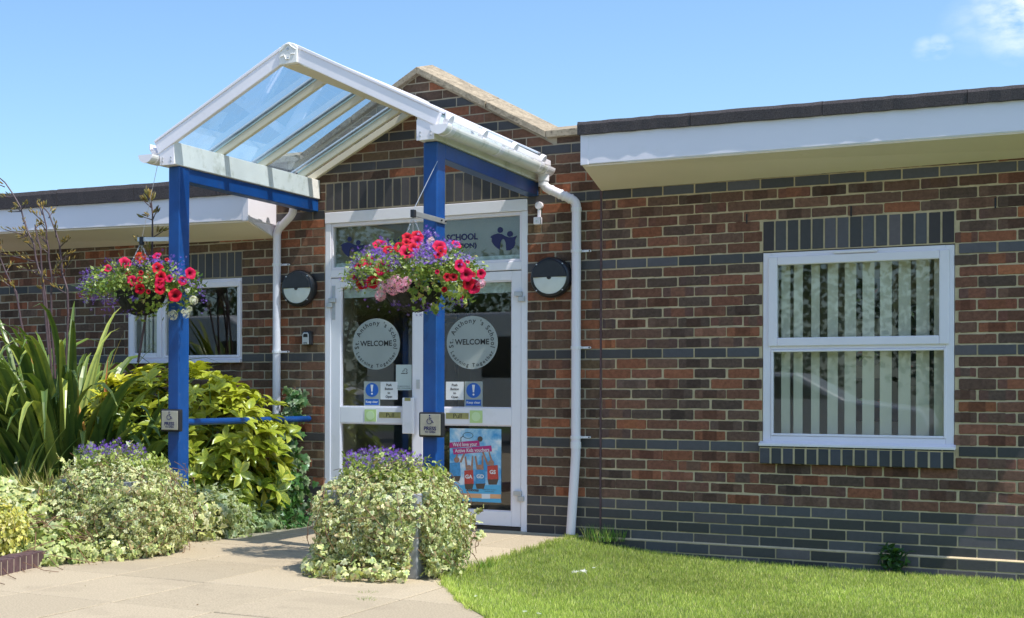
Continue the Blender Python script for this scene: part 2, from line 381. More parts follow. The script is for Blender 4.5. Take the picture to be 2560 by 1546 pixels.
def brick(mb, x0, x1, z0, z1, y, pal, pr, blue=False, clips=(), flash=True):
    j = .0007 if blue else .0022
    base = np.array(pal[RNG.choice(len(pal), p=pr)]) if pr else np.array(pal[RNG.integers(len(pal))])
    base = base if blue else base*.84+np.array([.13, .078, .060])*.16; base = base*(np.array([1.14, 1.02, .88]) if blue else np.array([1.22, 1.20, 1.00]))*(1+RNG.normal(0, .09)); y = y+RNG.normal(0, .0012); mi = 1 if blue else 0
    x0 += RNG.normal(0, j); x1 += RNG.normal(0, j); z0 += RNG.normal(0, j*.7); z1 += RNG.normal(0, j*.7)
    if clips:
        poly = [(x0, z0), (x1, z0), (x1, z1), (x0, z1)]
        for c in clips: poly = clip(poly, *c)
        if len(poly) < 3: return
        cx = sum(p[0] for p in poly)/len(poly); cz = sum(p[1] for p in poly)/len(poly)
        ar = abs(sum(poly[i][0]*poly[(i+1) % len(poly)][1]-poly[(i+1) % len(poly)][0]*poly[i][1] for i in range(len(poly))))/2
        if ar < .0006: return
        n = len(poly); inn = [(cx+(p[0]-cx)*.96, cz+(p[1]-cz)*.92) for p in poly]
        v = [(p[0], y, p[1]) for p in inn]+[(p[0], y+.003, p[1]) for p in poly]+[(p[0], y+.02, p[1]) for p in poly]
        f = [tuple(range(n))]+[(i, n+i, n+(i+1) % n, (i+1) % n) for i in range(n)]+[(n+i, 2*n+i, 2*n+(i+1) % n, n+(i+1) % n) for i in range(n)]
        mb.add(v, f, tuple(base), mi); return
    k = len(FX); wd = x1-x0; e = .0012 if blue else .0045
    def prof(fx): return e if fx in (0, 1) else 0
    top = [(x0+wd*fx, z1-prof(fx)+(RNG.normal(0, j*.6) if 0 < fx < 1 else 0)) for fx in FX]; bot = [(x0+wd*fx, z0+prof(fx)+(RNG.normal(0, j*.6) if 0 < fx < 1 else 0)) for fx in FX]
    out = bot+top[::-1]; cx = (x0+x1)/2; cz = (z0+z1)/2
    b = .0015 if blue else .0032
    inn = [(p[0]+(b if p[0] < cx else -b)*(1 if i in (0, k-1, k, 2*k-1) else 0), p[1]+(b if p[1] < cz else -b)) for i, p in enumerate(out)]
    n = 2*k
    v = [(p[0], y, p[1]) for p in inn]+[(p[0], y+b, p[1]) for p in out]+[(p[0], y+.02, p[1]) for p in out]
    f = [(i, i+1, n-2-i, n-1-i) for i in range(k-1)]
    f += [(i, n+i, n+(i+1) % n, (i+1) % n) for i in range(n)]+[(n+i, 2*n+i, 2*n+(i+1) % n, n+(i+1) % n) for i in range(n)]
    s = len(mb.v); mb.add(v, f, tuple(base), mi)
    if not blue and flash:
        q = RNG.random(); mid = end = base
        alt = np.array(pal[RNG.integers(len(pal))])
        if q < .33: mid = base*.55+alt*.1
        elif q < .48: end = base*.4+alt*.6
        elif q < .56: end = base*1.3
        cc = [tuple(end) if fx < .26 or fx > .73 else tuple(mid) for fx in FX]
        cols = (cc+cc[::-1])*3
        mb.c[s:s+len(cols)] = cols
DOOR = (-2.318, -.570, -.2, 2.608); WR = (1.137, 2.338, .722, 2.100); WL = (-4.316, -3.115, 1.348, 2.092)
SOL = ((-2.31, -.565, 2.612, 2.848), (1.137, 2.338, 2.100, 2.322), (-4.316, -3.115, 2.092, 2.320))
def rowz(k): return .7125-.075*k
def cuts(x0, x1, z0, z1):
    """pieces of a brick left over by the openings and soldier courses"""
    zc = (z0+z1)/2; seg = [(x0, x1)]
    for o in (DOOR, WR, WL)+SOL+((1.122, 2.346, .598, .73),):
        if o[2] < zc < o[3]:
            ns = []
            for a, b in seg:
                if b <= o[0] or a >= o[1]: ns.append((a, b)); continue
                if a < o[0]-.02: ns.append((a, o[0]-(.004 if o in SOL else .0)))
                if b > o[1]+.02: ns.append((o[1]+(.004 if o in SOL else .0), b))
            seg = ns
    return [s for s in seg if s[1]-s[0] > .03]
BLUE = {-36, -33, -30, -25, -18, -9, 0, 6, 7, 8, 9, 10, 11, 12, 13}
PK, SLP, EAV = -1.476, .595, 3.058
for k in range(-41, 14):
    zc = rowz(k); z0, z1 = zc-.0325, zc+.0325; blue = k in BLUE
    y = -.018 if k >= 10 else 0.
    # newer wing, right of the joint
    if zc < 2.72:
        ph = .107 if k % 2 == 0 else .220; x = XJ+.008
        xs = [x]+[ph+.225*i for i in range(0, 20)]
        for a, b in zip(xs[:-1], xs[1:]):
            a2 = a+(.005 if a > .05 else 0); b2 = b-.005
            for s0, s1 in cuts(a2, b2, z0, z1): brick(walls, s0, s1, z0, z1, y, BLU_R if blue else RED_R, None if blue else PR_R, blue)
    # gable wall and left wing
    pts = []; x = -.1215 if k % 2 else -.009; x = x if k % 2 else x
    edge = [XJ-.008]
    xx = -.1215 if k % 2 else -.234
    while xx > -9.0:
        edge.append(xx); xx -= .2308 if xx > -2.85 else .225
    for b, a in zip(edge[:-1], edge[1:]):
        a2 = a+.005; b2 = b-(.005 if b < -.02 else 0)
        if zc > 2.62 and (b2 < -2.95): continue
        clips = []
        if k <= -31:
            if k == -31 and (a2 > -.46 or b2 < -2.50): clips = [(0, 1, EAV-.004)]
            elif b2 < -2.52 or a2 > -.43: continue
            else: clips = [(SLP, 1, 3.672+SLP*PK-.01), (-SLP, 1, 3.672-SLP*PK-.01)]
        pal, pr = (BLU_L, None) if blue else (RED_L, PR_L)
        for s0, s1 in cuts(a2, b2, z0, z1): brick(walls, s0, s1, z0, z1, y, pal, pr, blue, clips)
# soldier courses
for (a, b, z0, z1), n, pal in zip(SOL, (23, 15, 16), (BLU_L, BLU_R+[(.035, .03, .035)], BLU_L)):
    p = (b-a)/n
    for i in range(n):
        brick(walls, a+p*i+.006, a+p*(i+1)-.006, z0+.008, z1-.006, 0, pal, None, True)
# bullnose sill bricks below the right window
for i in range(16):
    a = 1.124+.0762*i+.007; b = a+.0622; y0 = -.045+RNG.normal(0, .001); c = np.array(BLU_R[RNG.integers(len(BLU_R))])*.75
    P = [(y0+.012, .724), (y0, .700), (y0, .603), (y0+.006, .598), (.02, .598), (.02, .742)]
    v = [(a, q[0], q[1]) for q in P]+[(b, q[0], q[1]) for q in P]
    walls.add(v, [tuple(range(6)), tuple(range(11, 5, -1))]+[(j, j+6, (j+1) % 6+6, (j+1) % 6) for j in range(6)], tuple(c), 1)
# mortar bed and wall body behind the bricks
xb = sorted({-9.0, -4.316, -3.115, -2.318, -.570, XJ, 1.137, 2.338, 4.2})
zb = sorted({-.35, .722, 1.348, 2.092, 2.100, 2.608, 2.72})
for i in range(len(xb)-1):
    for j in range(len(zb)-1):
        cx, cz = (xb[i]+xb[i+1])/2, (zb[j]+zb[j+1])/2
        if any(o[0] < cx < o[1] and o[2] < cz < o[3] for o in (DOOR, WR, WL)): continue
        walls.box(xb[i], xb[i+1], .0052, .24, zb[j], zb[j+1], None, 2)
walls.prism([(-2.95, 2.72), (XJ, 2.72), (XJ, 3.056), (-.43, 3.056), (-1.476, 3.674), (-2.522, 3.056), (-2.95, 3.056)], .0052, .24, None, 2)
walls.box(-9.0, 4.2, -.0128, .004, -.35, -.009, None, 2)      # plinth mortar
walls.add([(-9.0, -.017, .001), (4.2, -.017, .001), (4.2, .005, .014), (-9.0, .005, .014), (-9.0, -.0128, -.012), (4.2, -.0128, -.012)], [(0, 1, 2, 3), (0, 4, 5, 1)], None, 2)
walls.box(1.128, 2.342, -.041, .004, .600, .714, None, 2)
walls.build('wall', ['brick', 'blue_brick', 'mortar'], bld, usecol=True)
# dark weep slots above the window
m_ = MB()
for (x, y) in ((1797, 527), (2048, 509), (2395, 489)):
    p = W(x, y, Y=0); m_.box(p[0]-.005, p[0]+.005, -.003, .004, p[2]-.035, p[2]+.035)
m_.build('weep_vent', 'black', bld)
MB().box(XJ-.008, XJ+.006, -.002, .01, -.02, 2.645).build('expansion_joint', 'sealant', bld)
# coping along the gable
cp = MB()
def copseg(a, b, t=.052, y0=-.05, y1=.28):
    a = Vector((a[0], 0, a[1])); b = Vector((b[0], 0, b[1]))
    v = []
    for p in (a, b): v += [(p.x, y0, p.z), (p.x, y1, p.z), (p.x, y1, p.z+t+.080), (p.x, y0, p.z+t)]
    cp.add(v, [(0, 1, 2, 3), (7, 6, 5, 4), (0, 3, 7, 4), (3, 2, 6, 7), (2, 1, 5, 6), (1, 0, 4, 5)])
top = (-1.476, 3.672)
for a0, a1 in ((0, .545), (.553, 1)):
    f = lambda s, e: (top[0]+(e[0]-top[0])*s, top[1]+(e[1]-top[1])*s)
    copseg(f(a0, (-.42, 3.054)), f(a1, (-.42, 3.054))); copseg(f(a1, (-2.532, 3.054)), f(a0, (-2.532, 3.054)))
copseg((-.418, 3.054), (.02, 3.054)); copseg((-2.96, 3.054), (-2.534, 3.054))
cp.build('coping', 'coping', bld, bevel=.004)
# flat roofs with felt edge, fascia, sloping soffit
def roof(x0, x1, yf, zb0, zb1, zt0, zt1, zf0, zf1, zs0, zs1, endleft):
    f = MB(); f.hexa([(x0, yf, zb0), (x1, yf, zb1), (x1, yf+.02, zb1), (x0, yf+.02, zb0)], [(x0, yf, zt0), (x1, yf, zt1), (x1, yf+.02, zt1), (x0, yf+.02, zt0)])
    ex = x0 if endleft else x1; s = 1 if endleft else -1; zb = zb0 if endleft else zb1; zt = zt0 if endleft else zt1; zs = zs0 if endleft else zs1
    f.hexa([(ex+s*.0, yf+.021, zb), (ex+s*.018, yf+.021, zb), (ex+s*.018, -.002, zb), (ex, -.002, zb)], [(ex+s*.0, yf+.021, zt), (ex+s*.018, yf+.021, zt), (ex+s*.018, -.002, zt), (ex, -.002, zt)])
    f.build('fascia', 'fascia_white', bld, bevel=.006)
    c = MB(); c.box(min(ex-s*.003, ex+s*.055), max(ex-s*.003, ex+s*.055), yf-.003, yf+.03, zb-.004, zt-.002); c.build('corner_trim', 'fascia_white', bld, bevel=.004)
    so_ = MB(); a = .012
    so_.hexa([(x0+s*.02 if endleft else x0, yf+.02, zb0-a), (x1 if endleft else x1-.02, yf+.02, zb1-a), (x1 if endleft else x1-.02, -.001, zs1-a), (x0+.02 if endleft else x0, -.001, zs0-a)],
             [(x0+s*.02 if endleft else x0, yf+.02, zb0), (x1 if endleft else x1-.02, yf+.02, zb1), (x1 if endleft else x1-.02, -.001, zs1), (x0+.02 if endleft else x0, -.001, zs0)])
    so_.build('soffit', 'soffit', bld)
    # triangular end closer
    e = MB(); e.add([(ex+s*.001, yf+.02, zb), (ex+s*.001, -.002, zb), (ex+s*.001, -.002, zs-.015), (ex+s*.02, yf+.02, zb), (ex+s*.02, -.002, zb), (ex+s*.02, -.002, zs-.015)], [(0, 1, 2), (5, 4, 3), (0, 3, 4, 1), (1, 4, 5, 2), (2, 5, 3, 0)])
    e.build('soffit_end', 'fascia_white' if not endleft else 'soffit', bld)
    # felt roof edge with lapped joints
    fe = MB(); n = 6
    L_ = x1-x0; cutp = [x0-.02*endleft]
    xx = x0+.77 if endleft else x0+.9
    while xx < x1-.2: cutp.append(xx); xx += .84
    cutp.append(x1+.02*(not endleft))
    for i in range(len(cutp)-1):
        a_, b_ = cutp[i], cutp[i+1]; za = zt0+(zt1-zt0)*(a_-x0)/L_; zb_ = zt0+(zt1-zt0)*(b_-x0)/L_; ha = zf0-zt0; o = .002*(i % 2)
        pr = [(yf-.026-o, -.004), (yf-.030-o, ha*.75), (yf-.018, ha+.001), (yf+.02, ha+.006+o), (.6, ha-.03), (.6, -.02), (yf+.022, -.004)]
        k = 14; V = []; m2 = len(pr)
        for q in range(k+1):
            xq = a_+(b_-.003-a_)*q/k; zq = za+(zb_-za)*q/k; jj = RNG.normal(0, .0016)
            for (yy, zz) in pr: V.append((xq, yy+jj, zq+zz+jj))
        F = [tuple(range(m2)), tuple(range((k+1)*m2-1, k*m2-1, -1))]
        for q in range(k):
            for r_ in range(m2): F.append((q*m2+r_, (q+1)*m2+r_, (q+1)*m2+(r_+1) % m2, q*m2+(r_+1) % m2))
        fe.add(V, F)
    fe.build('roof_felt', 'felt', bld)
roof(-.005, 3.81, -.52, 2.748, 2.727, 2.967, 2.915, 3.055, 2.99, 2.634, 2.655, True)
roof(-9.0, -2.775, -.50, 2.638, 2.519, 2.836, 2.742, 2.976, 2.895, 2.490, 2.425, False)
# building body behind: roof slab, inner walls, floor
ib = MB(); ib.box(-9.0, 4.2, .61, 4.4, 2.72, 2.9); ib.box(-2.95, 0, .25, .605, 2.72, 2.93); ib.build('flat_roof', 'felt', bld)
ib = MB(); ib.box(-9.0, 4.2, 4.3, 4.4, -.1, 2.719); ib.box(-9.1, -9.001, .25, 4.4, -.1, 2.719); ib.box(4.201, 4.3, 0.006, 4.4, -.1, 2.719); ib.box(-2.75, -2.65, .245, 4.29, 0, 2.7); ib.box(.4, .5, .245, 4.29, 0, 2.7)
ib.box(-8.99, 4.19, .245, 4.29, 2.66, 2.715); ib.build('inner_wall', 'interior_wall', bld)
ib = MB(); ib.box(-8.99, 4.19, .2, 4.29, -.09, .0); ib.build('inner_floor', 'interior_floor', bld)
# ------------------------------------------------------------------ right window
wn = MB(); y0, y1 = -.006, .06
def frame(mb, x0, x1, z0, z1, w_, y0, y1, wt=None, wb=None):
    wt = wt or w_; wb = wb or w_
    mb.box(x0, x0+w_, y0, y1, z0, z1); mb.box(x1-w_, x1, y0, y1, z0, z1); mb.box(x0+w_, x1-w_, y0, y1, z1-wt, z1); mb.box(x0+w_, x1-w_, y0, y1, z0, z0+wb)
wroot = MB(); frame(wroot, 1.140, 2.335, .745, 2.093, .052, .006, .07, .036, .05); wroot.box(1.192, 2.283, .0062, .069, 1.405, 1.45)
wr = wroot.build('window', 'white_pvc', bld, bevel=.004)
s_ = MB(); frame(s_, 1.176, 2.306, 1.428, 2.062, .060, -.012, .05); s_.build('casement', 'white_pvc', wr, bevel=.007)
s_ = MB(); frame(s_, 1.193, 2.290, .796, 1.404, .016, .0, .045); s_.build('glazing_bead', 'white_pvc', wr, bevel=.004)
g = MB(); g.box(1.236, 2.246, .018, .022, 1.488, 2.002); g.box(1.209, 2.274, .026, .030, .812, 1.388); g.build('pane', 'glass', wr)
s_ = MB(); s_.hexa([(1.122, -.055, .722), (2.346, -.055, .722), (2.346, .005, .728), (1.122, .005, .728)], [(1.122, -.055, .742), (2.346, -.055, .742), (2.346, .005, .757), (1.122, .005, .757)]); s_.build('sill', 'white_pvc', wr, bevel=.004)
s_ = MB(); s_.box(1.60, 1.875, -.022, -.006, 2.066, 2.084); s_.build('trickle_vent', 'white_pvc', wr, bevel=.004)
# ------------------------------------------------------------------ left window
wroot = MB(); frame(wroot, -4.314, -3.117, 1.372, 2.088, .050, .006, .07, .04, .04); wroot.box(-3.97, -3.905, .0062, .069, 1.412, 2.048)
wl = wroot.build('window', 'white_pvc', bld, bevel=.004)
s_ = MB(); frame(s_, -3.926, -3.124, 1.395, 2.062, .02, -.008, .05, .05); frame(s_, -4.29, -3.95, 1.395, 2.062, .045, -.008, .05); s_.build('casement', 'white_pvc', wl, bevel=.005)
g = MB(); g.box(-3.91, -3.14, .02, .024, 1.41, 2.02); g.box(-4.25, -3.99, .02, .024, 1.43, 2.02); g.build('pane', 'glass', wl)
s_ = MB(); s_.box(-4.32, -3.112, -.045, .005, 1.346, 1.371); s_.build('sill', 'white_pvc', wl, bevel=.004)
# ------------------------------------------------------------------ entrance doors
fr = MB(); fr.box(-2.314, -2.262, .004, .10, .0, 2.508); fr.box(-.622, -.572, .004, .10, .0, 2.508); fr.box(-2.314, -.572, -.006, .10, 2.509, 2.601)
fr.box(-2.262, -.622, .004, .10, 2.052, 2.118)
df = fr.build('door_frame', 'canopy_white', bld, bevel=.004)
fn = MB(); frame(fn, -2.261, -.623, 2.119, 2.508, .016, .012, .08, .03, .02); fn.build('fanlight_bead', 'white_pvc', df, bevel=.004)
g = MB(); g.box(-2.245, -.639, .040, .044, 2.139, 2.478); g.build('pane', 'glass', df)
g = MB(); g.box(-2.244, -.64, .06, .075, 2.14, 2.175); g.build('inner_pale_strip', 'pale_strip', df)  # pale piece of the interior behind the pane, not frosted glass
g = MB(); g.box(-2.26, -.624, .101, .112, 2.12, 2.50); g.build('added_pale_board', 'added_board_grey', df)  # added board behind the fanlight, lightens the dark interior behind the lettering
th = MB(); th.box(-2.262, -.622, .006, .14, .0, .040); th.build('threshold', 'dark_plastic', df)
def leaf(x0, x1, gx0, gx1, nm, hinge_left):
    d = MB(); y0, y1 = .012, .062
    d.box(x0, gx0, y0, y1, .046, 2.046); d.box(gx1, x1, y0, y1, .046, 2.046)
    d.box(gx0, gx1, y0, y1, .046, .160); d.box(gx0, gx1, y0, y1, .836, .971); d.box(gx0, gx1, y0, y1, 1.972, 2.046)
    o = d.build('door', 'canopy_white', bld, bevel=.004)
    g = MB(); g.box(gx0+.001, gx1-.001, .045, .049, .161, .835); g.box(gx0+.001, gx1-.001, .045, .049, .972, 1.971); g.build('pane', 'glass', o)
    b = MB(); frame(b, gx0, gx1, .972, 1.971, .007, .020, .044); frame(b, gx0, gx1, .161, .835, .007, .020, .044); b.build('glazing_bead', 'white_pvc', o)
    g = MB(); g.box(gx0+.002, gx1-.002, .075, .09, 1.882, 1.970); g.build('inner_pale_strip', 'pale_strip', o)  # pale interior strip seen through the top of the door glass
    for z in (1.85, .296):
        h = MB(); hx = x0 if hinge_left else x1; s = 1 if hinge_left else -1
        h.box(min(hx-s*.012, hx+s*.05), max(hx-s*.012, hx+s*.05), -.018, .011, z-.006, z+.032); h.box(min(hx-s*.032, hx+s*.018), max(hx-s*.032, hx+s*.018), -.018, .004, z-.048, z-.008)
        h.build('hinge', 'grey_metal', o, bevel=.003)
    return o
dl = leaf(-2.262, -1.437, -2.174, -1.527, 'door', True)
dr = leaf(-1.431, -.624, -1.342, -.700, 'door', False)
h = MB(); h.box(-2.252, -2.222, .006, .0118, 1.70, 1.985); h.disc((-2.237, 1.94), .009, .002, .006); h.disc((-2.237, 1.75), .009, .002, .006); h.build('hinge_plate', 'grey_metal', dl)
h = MB(); h.box(-1.594, -1.500, -.045, -.006, .757, 1.049); h.build('pull_handle', 'canopy_white', dl, bevel=.006)
h = MB(); h.box(-1.573, -1.520, -.046, .012, 1.022, 1.048); h.build('handle_bracket', 'brass', dl, bevel=.002)
h = MB(); h.box(-1.492, -1.466, .004, .012, 1.122, 1.196); h.disc((-1.479, 1.172), .009, -.003, .004); h.build('lock', 'alu', dl)
for o_, x in ((dl, -1.722), (dr, -1.142)):
    h = MB(); h.box(x-.097, x+.092, .007, .012, .882, .930); h.build('pull_plate', 'brass', o_)
    h = MB(); put_text(h, 'Pull', x, .906, .052, .0064); h.build('pull_lettering', 'ink', o_)
# stray timber blocks of interior seen through the doors
ib = MB(); ib.box(-2.62, -2.3, .25, .6, 0, 2.1); ib.box(-.55, -.2, .25, .6, 0, 2.1); ib.build('lobby_wall', 'interior_wall', bld)
ib = MB(); ib.box(-2.3, -1.9, 1.9, 1.98, 0, 2.05); ib.box(-1.75, -.9, 3.2, 3.28, 0, 2.1); ib.box(-1.95, -1.5, 1.2, 1.7, 0, .8); ib.build('lobby_cupboard', 'interior_dark', bld)
ib = MB(); frame(ib, -2.05, -1.75, 1.75, 2.02, .03, 1.85, 1.88); ib.build('picture_frame', 'black', bld)
# ------------------------------------------------------------------ blinds
vb = thing('vertical_blind', 'cream vertical slat blind hanging inside the big right window', 'blind', (1.74, .12, 2.05))
MB().box(1.2, 2.3, .09, .14, 2.03, 2.06).build('head_rail', 'blind', vb)
for k, (a, b) in enumerate([(190, 232), (252, 295), (340, 380), (422, 472), (508, 563), (597, 655), (685, 743), (778, 838), (867, 932), (957, 1020)]):
    pa = W((1860+a/2.01)*.9625, 600, Y=.115)[0]; pb = W((1860+b/2.01)*.9625, 600, Y=.115)[0]
    s_ = MB(); s_.add([(pa, .105, .80), (pb, .125, .80), (pb, .125, 2.03), (pa, .105, 2.03), (pa, .107, .80), (pb, .127, .80), (pb, .127, 2.03), (pa, .107, 2.03)], [(0, 1, 2, 3), (7, 6, 5, 4), (0, 3, 7, 4), (1, 5, 6, 2)]); s_.build('slat', 'blind', vb)
vb = thing('vertical_blind', 'pale gathered vertical blind inside the smaller left window', 'blind', (-4.1, .12, 2.0))
for k in range(7):
    x = -4.23+k*.045 if k < 5 else -3.80+.03*(k-5); s_ = MB(); s_.box(x, x+.028, .10+.006*(k % 2), .104+.006*(k % 2), 1.42, 2.03); s_.build('slat', 'blind', vb)
# artwork discs inside the right-hand room
rm = MB(); rm.box(.6, 4.1, .9, .95, 0, 2.65); rm.build('partition_wall', 'interior_wall', bld)
for i, (x, z, r, shape) in enumerate(((2.02, 1.62, .13, 0), (1.72, 1.80, .15, 1), (2.02, 1.30, .15, 1), (2.35, 1.8, .15, 1), (2.36, 1.45, .14, 0), (2.7, 1.7, .13, 0), (1.70, 1.42, .13, 0), (1.75, 1.05, .16, 1), (2.4, 1.08, .15, 1), (2.75, 1.2, .14, 1))):
    t_ = thing('wall_artwork', ('round' if shape == 0 else 'square')+' dark leaf-pattern picture seen through the blind, '+['lower centre of the top pane', 'upper left of the top pane', 'centre of the bottom pane', 'upper centre of the top pane', 'low right of the top pane', 'far right of the top pane', 'low left of the top pane', 'left of the bottom pane', 'right of the bottom pane', 'far right of the bottom pane'][i], 'picture', (x, .9, z), 'leaf-pattern pictures on the classroom wall')
    a = MB()
    if shape: a.box(x-r, x+r, .885, .899, z-r, z+r)
    else: a.disc((x, z), r, .885, .899)
    a.build('backing', 'art_dark', t_)
    for mm in ('red_bib', 'sign_green', 'frost'):
        b_ = MB()
        for q in range(8):
            an = 2*math.pi*q/8+random.random()*.4; rr = r*random.uniform(.25, .75)
            if random.random() < .45: continue
            c = (x+math.cos(an)*rr, z+math.sin(an)*rr); e1 = Vector((math.cos(an), math.sin(an)))*r*.2; e2 = Vector((-e1.y, e1.x))*.4
            b_.prism([(c[0]-e1.x, c[1]-e1.y), (c[0]+e2.x, c[1]+e2.y), (c[0]+e1.x, c[1]+e1.y), (c[0]-e2.x, c[1]-e2.y)], .881, .885)
        if b_.v: b_.build('petal_shape', mm, t_)
# ------------------------------------------------------------------ entrance canopy
can = thing('entrance_canopy', 'pitched glass entrance canopy on blue metal posts with white eaves over the front doors', 'canopy', (-1.5, -2, 0))
def ccx(y): return -1.476+(.052)*(y/2.15)
def chw(y): return 1.004-.053*(y/2.15)
def cpt(u, y, z): return (ccx(y)+u*chw(y), y, z)
YF = -2.15
for s in (-1, 1):
    # white eaves beam
    b = MB(); w_ = .12
    def xo(y): return ccx(y)+s*chw(y)
    def xi(y): return ccx(y)+s*(chw(y)-w_)
    for (xa, xb_) in (((xo, xi) if s < 0 else (xi, xo)),):
        b.hexa([(xa(YF), YF, 2.742), (xb_(YF), YF, 2.742), (xb_(-.003), -.003, 2.72), (xa(-.003), -.003, 2.72)],
               [(xa(YF), YF, 2.905), (xb_(YF), YF, 2.905), (xb_(-.003), -.003, 2.878), (xa(-.003), -.003, 2.878)])
    b.build('eaves_beam', 'dirty_white', can, bevel=.004)
    b = MB(); x0, x1 = sorted((xi(YF)-s*.002, xo(YF)+s*.001)); b.box(x0, x1, YF-.004, YF+.0, 2.738, 2.875)
    eb = b.build('end_plate', 'canopy_white', can, bevel=.002)
    b = MB()
    for qx in (.22, .80):
        for qz in (2.765, 2.790): b.disc((x0+(x1-x0)*qx, qz), .006, YF-.009, YF-.004, 8)
    b.build('rivet', 'grey_metal', eb)
    # blue beam and post
    b = MB(); a = s*.015
    o1, o2 = sorted((xo(YF)-a, xi(YF)+a)); q1, q2 = sorted((xo(-.003)-a, xi(-.003)+a))
    b.hexa([(o1, -1.92, 2.640), (o2, -1.92, 2.640), (q2, -.003, 2.615), (q1, -.003, 2.615)], [(o1, -1.92, 2.738), (o2, -1.92, 2.738), (q2, -.003, 2.7155), (q1, -.003, 2.7155)])
    b.build('blue_beam', 'blue_paint', can, bevel=.005)
    px0, px1 = (-2.566, -2.470) if s < 0 else (-.582, -.484)
    MB().box(px0, px1, -2.065, -1.921, -.05, 2.7385).build('post', 'blue_paint', can, bevel=.010, segs=3)
# front bargeboards: sloping boards meeting at a cap
def barge(s):
    c = ccx(YF); xo_, xi_ = c+s*1.098, c+s*.066
    P = [(xi_, 3.352), (xo_-s*.03, 2.822), (xo_, 2.905), (xi_, 3.452)]
    if s < 0: P = P[::-1]
    b = MB(); b.prism(P, YF-.010, YF+.035); b.build('bargeboard', 'canopy_white', can, bevel=.005)
    P = [(xi_, 3.450), (xo_, 2.906), (xo_+s*.004, 2.922), (xi_, 3.474)]
    if s < 0: P = P[::-1]
    b = MB(); b.prism(P, YF-.016, YF+.07); b.build('bargeboard_cap', 'canopy_white', can, bevel=.003)
barge(-1); barge(1)
c0 = ccx(YF)
b = MB(); b.prism([(c0-.070, 3.346), (c0+.070, 3.350), (c0+.072, 3.462), (c0+.045, 3.484), (c0, 3.500), (c0-.045, 3.482), (c0-.073, 3.456)], YF-.026, YF+.03)
rc = b.build('ridge_end_cap', 'dirty_white', can, bevel=.006)
b = MB()
b.tube([(c0-.062, YF-.027, 3.44), (c0-.03, YF-.029, 3.462), (c0-.012, YF-.03, 3.482), (c0+.012, YF-.03, 3.482), (c0+.03, YF-.029, 3.462), (c0+.062, YF-.027, 3.44)], .0045, 6)
b.tube([(c0-.055, YF-.027, 3.402), (c0-.025, YF-.029, 3.408), (c0-.012, YF-.03, 3.380), (c0+.012, YF-.03, 3.380), (c0+.025, YF-.029, 3.415), (c0+.055, YF-.027, 3.410)], .0045, 6)
b.build('moulding', 'dirty_white', rc)
b = MB(); b.disc((c0, 3.450), .010, YF-.030, YF-.026, 12); b.disc((c0, 3.385), .010, YF-.030, YF-.026, 12); b.build('screw', 'grey_metal', rc)
# ridge
b = MB(); b.hexa([(c0-.062, YF+.036, 3.345), (c0+.062, YF+.036, 3.345), (ccx(0)+.062, -.003, 3.335), (ccx(0)-.062, -.003, 3.335)], [(c0-.062, YF+.036, 3.45), (c0+.062, YF+.036, 3.45), (ccx(0)+.062, -.003, 3.44), (ccx(0)-.062, -.003, 3.44)])
b.build('ridge_beam', 'cream', can, bevel=.004)
b = MB(); P = lambda c: [(c-.10, 3.425), (c, 3.478), (c+.10, 3.425), (c+.10, 3.442), (c, 3.497), (c-.10, 3.442)]
v = [(x, YF-.012, z) for x, z in P(c0)]+[(x, -.003, z-.01) for x, z in P(ccx(0))]
b.add(v, [tuple(range(6))[::-1], tuple(range(6, 12))]+[(i, (i+1) % 6, (i+1) % 6+6, i+6) for i in range(6)]); b.build('ridge_cap', 'canopy_white', can, bevel=.003)
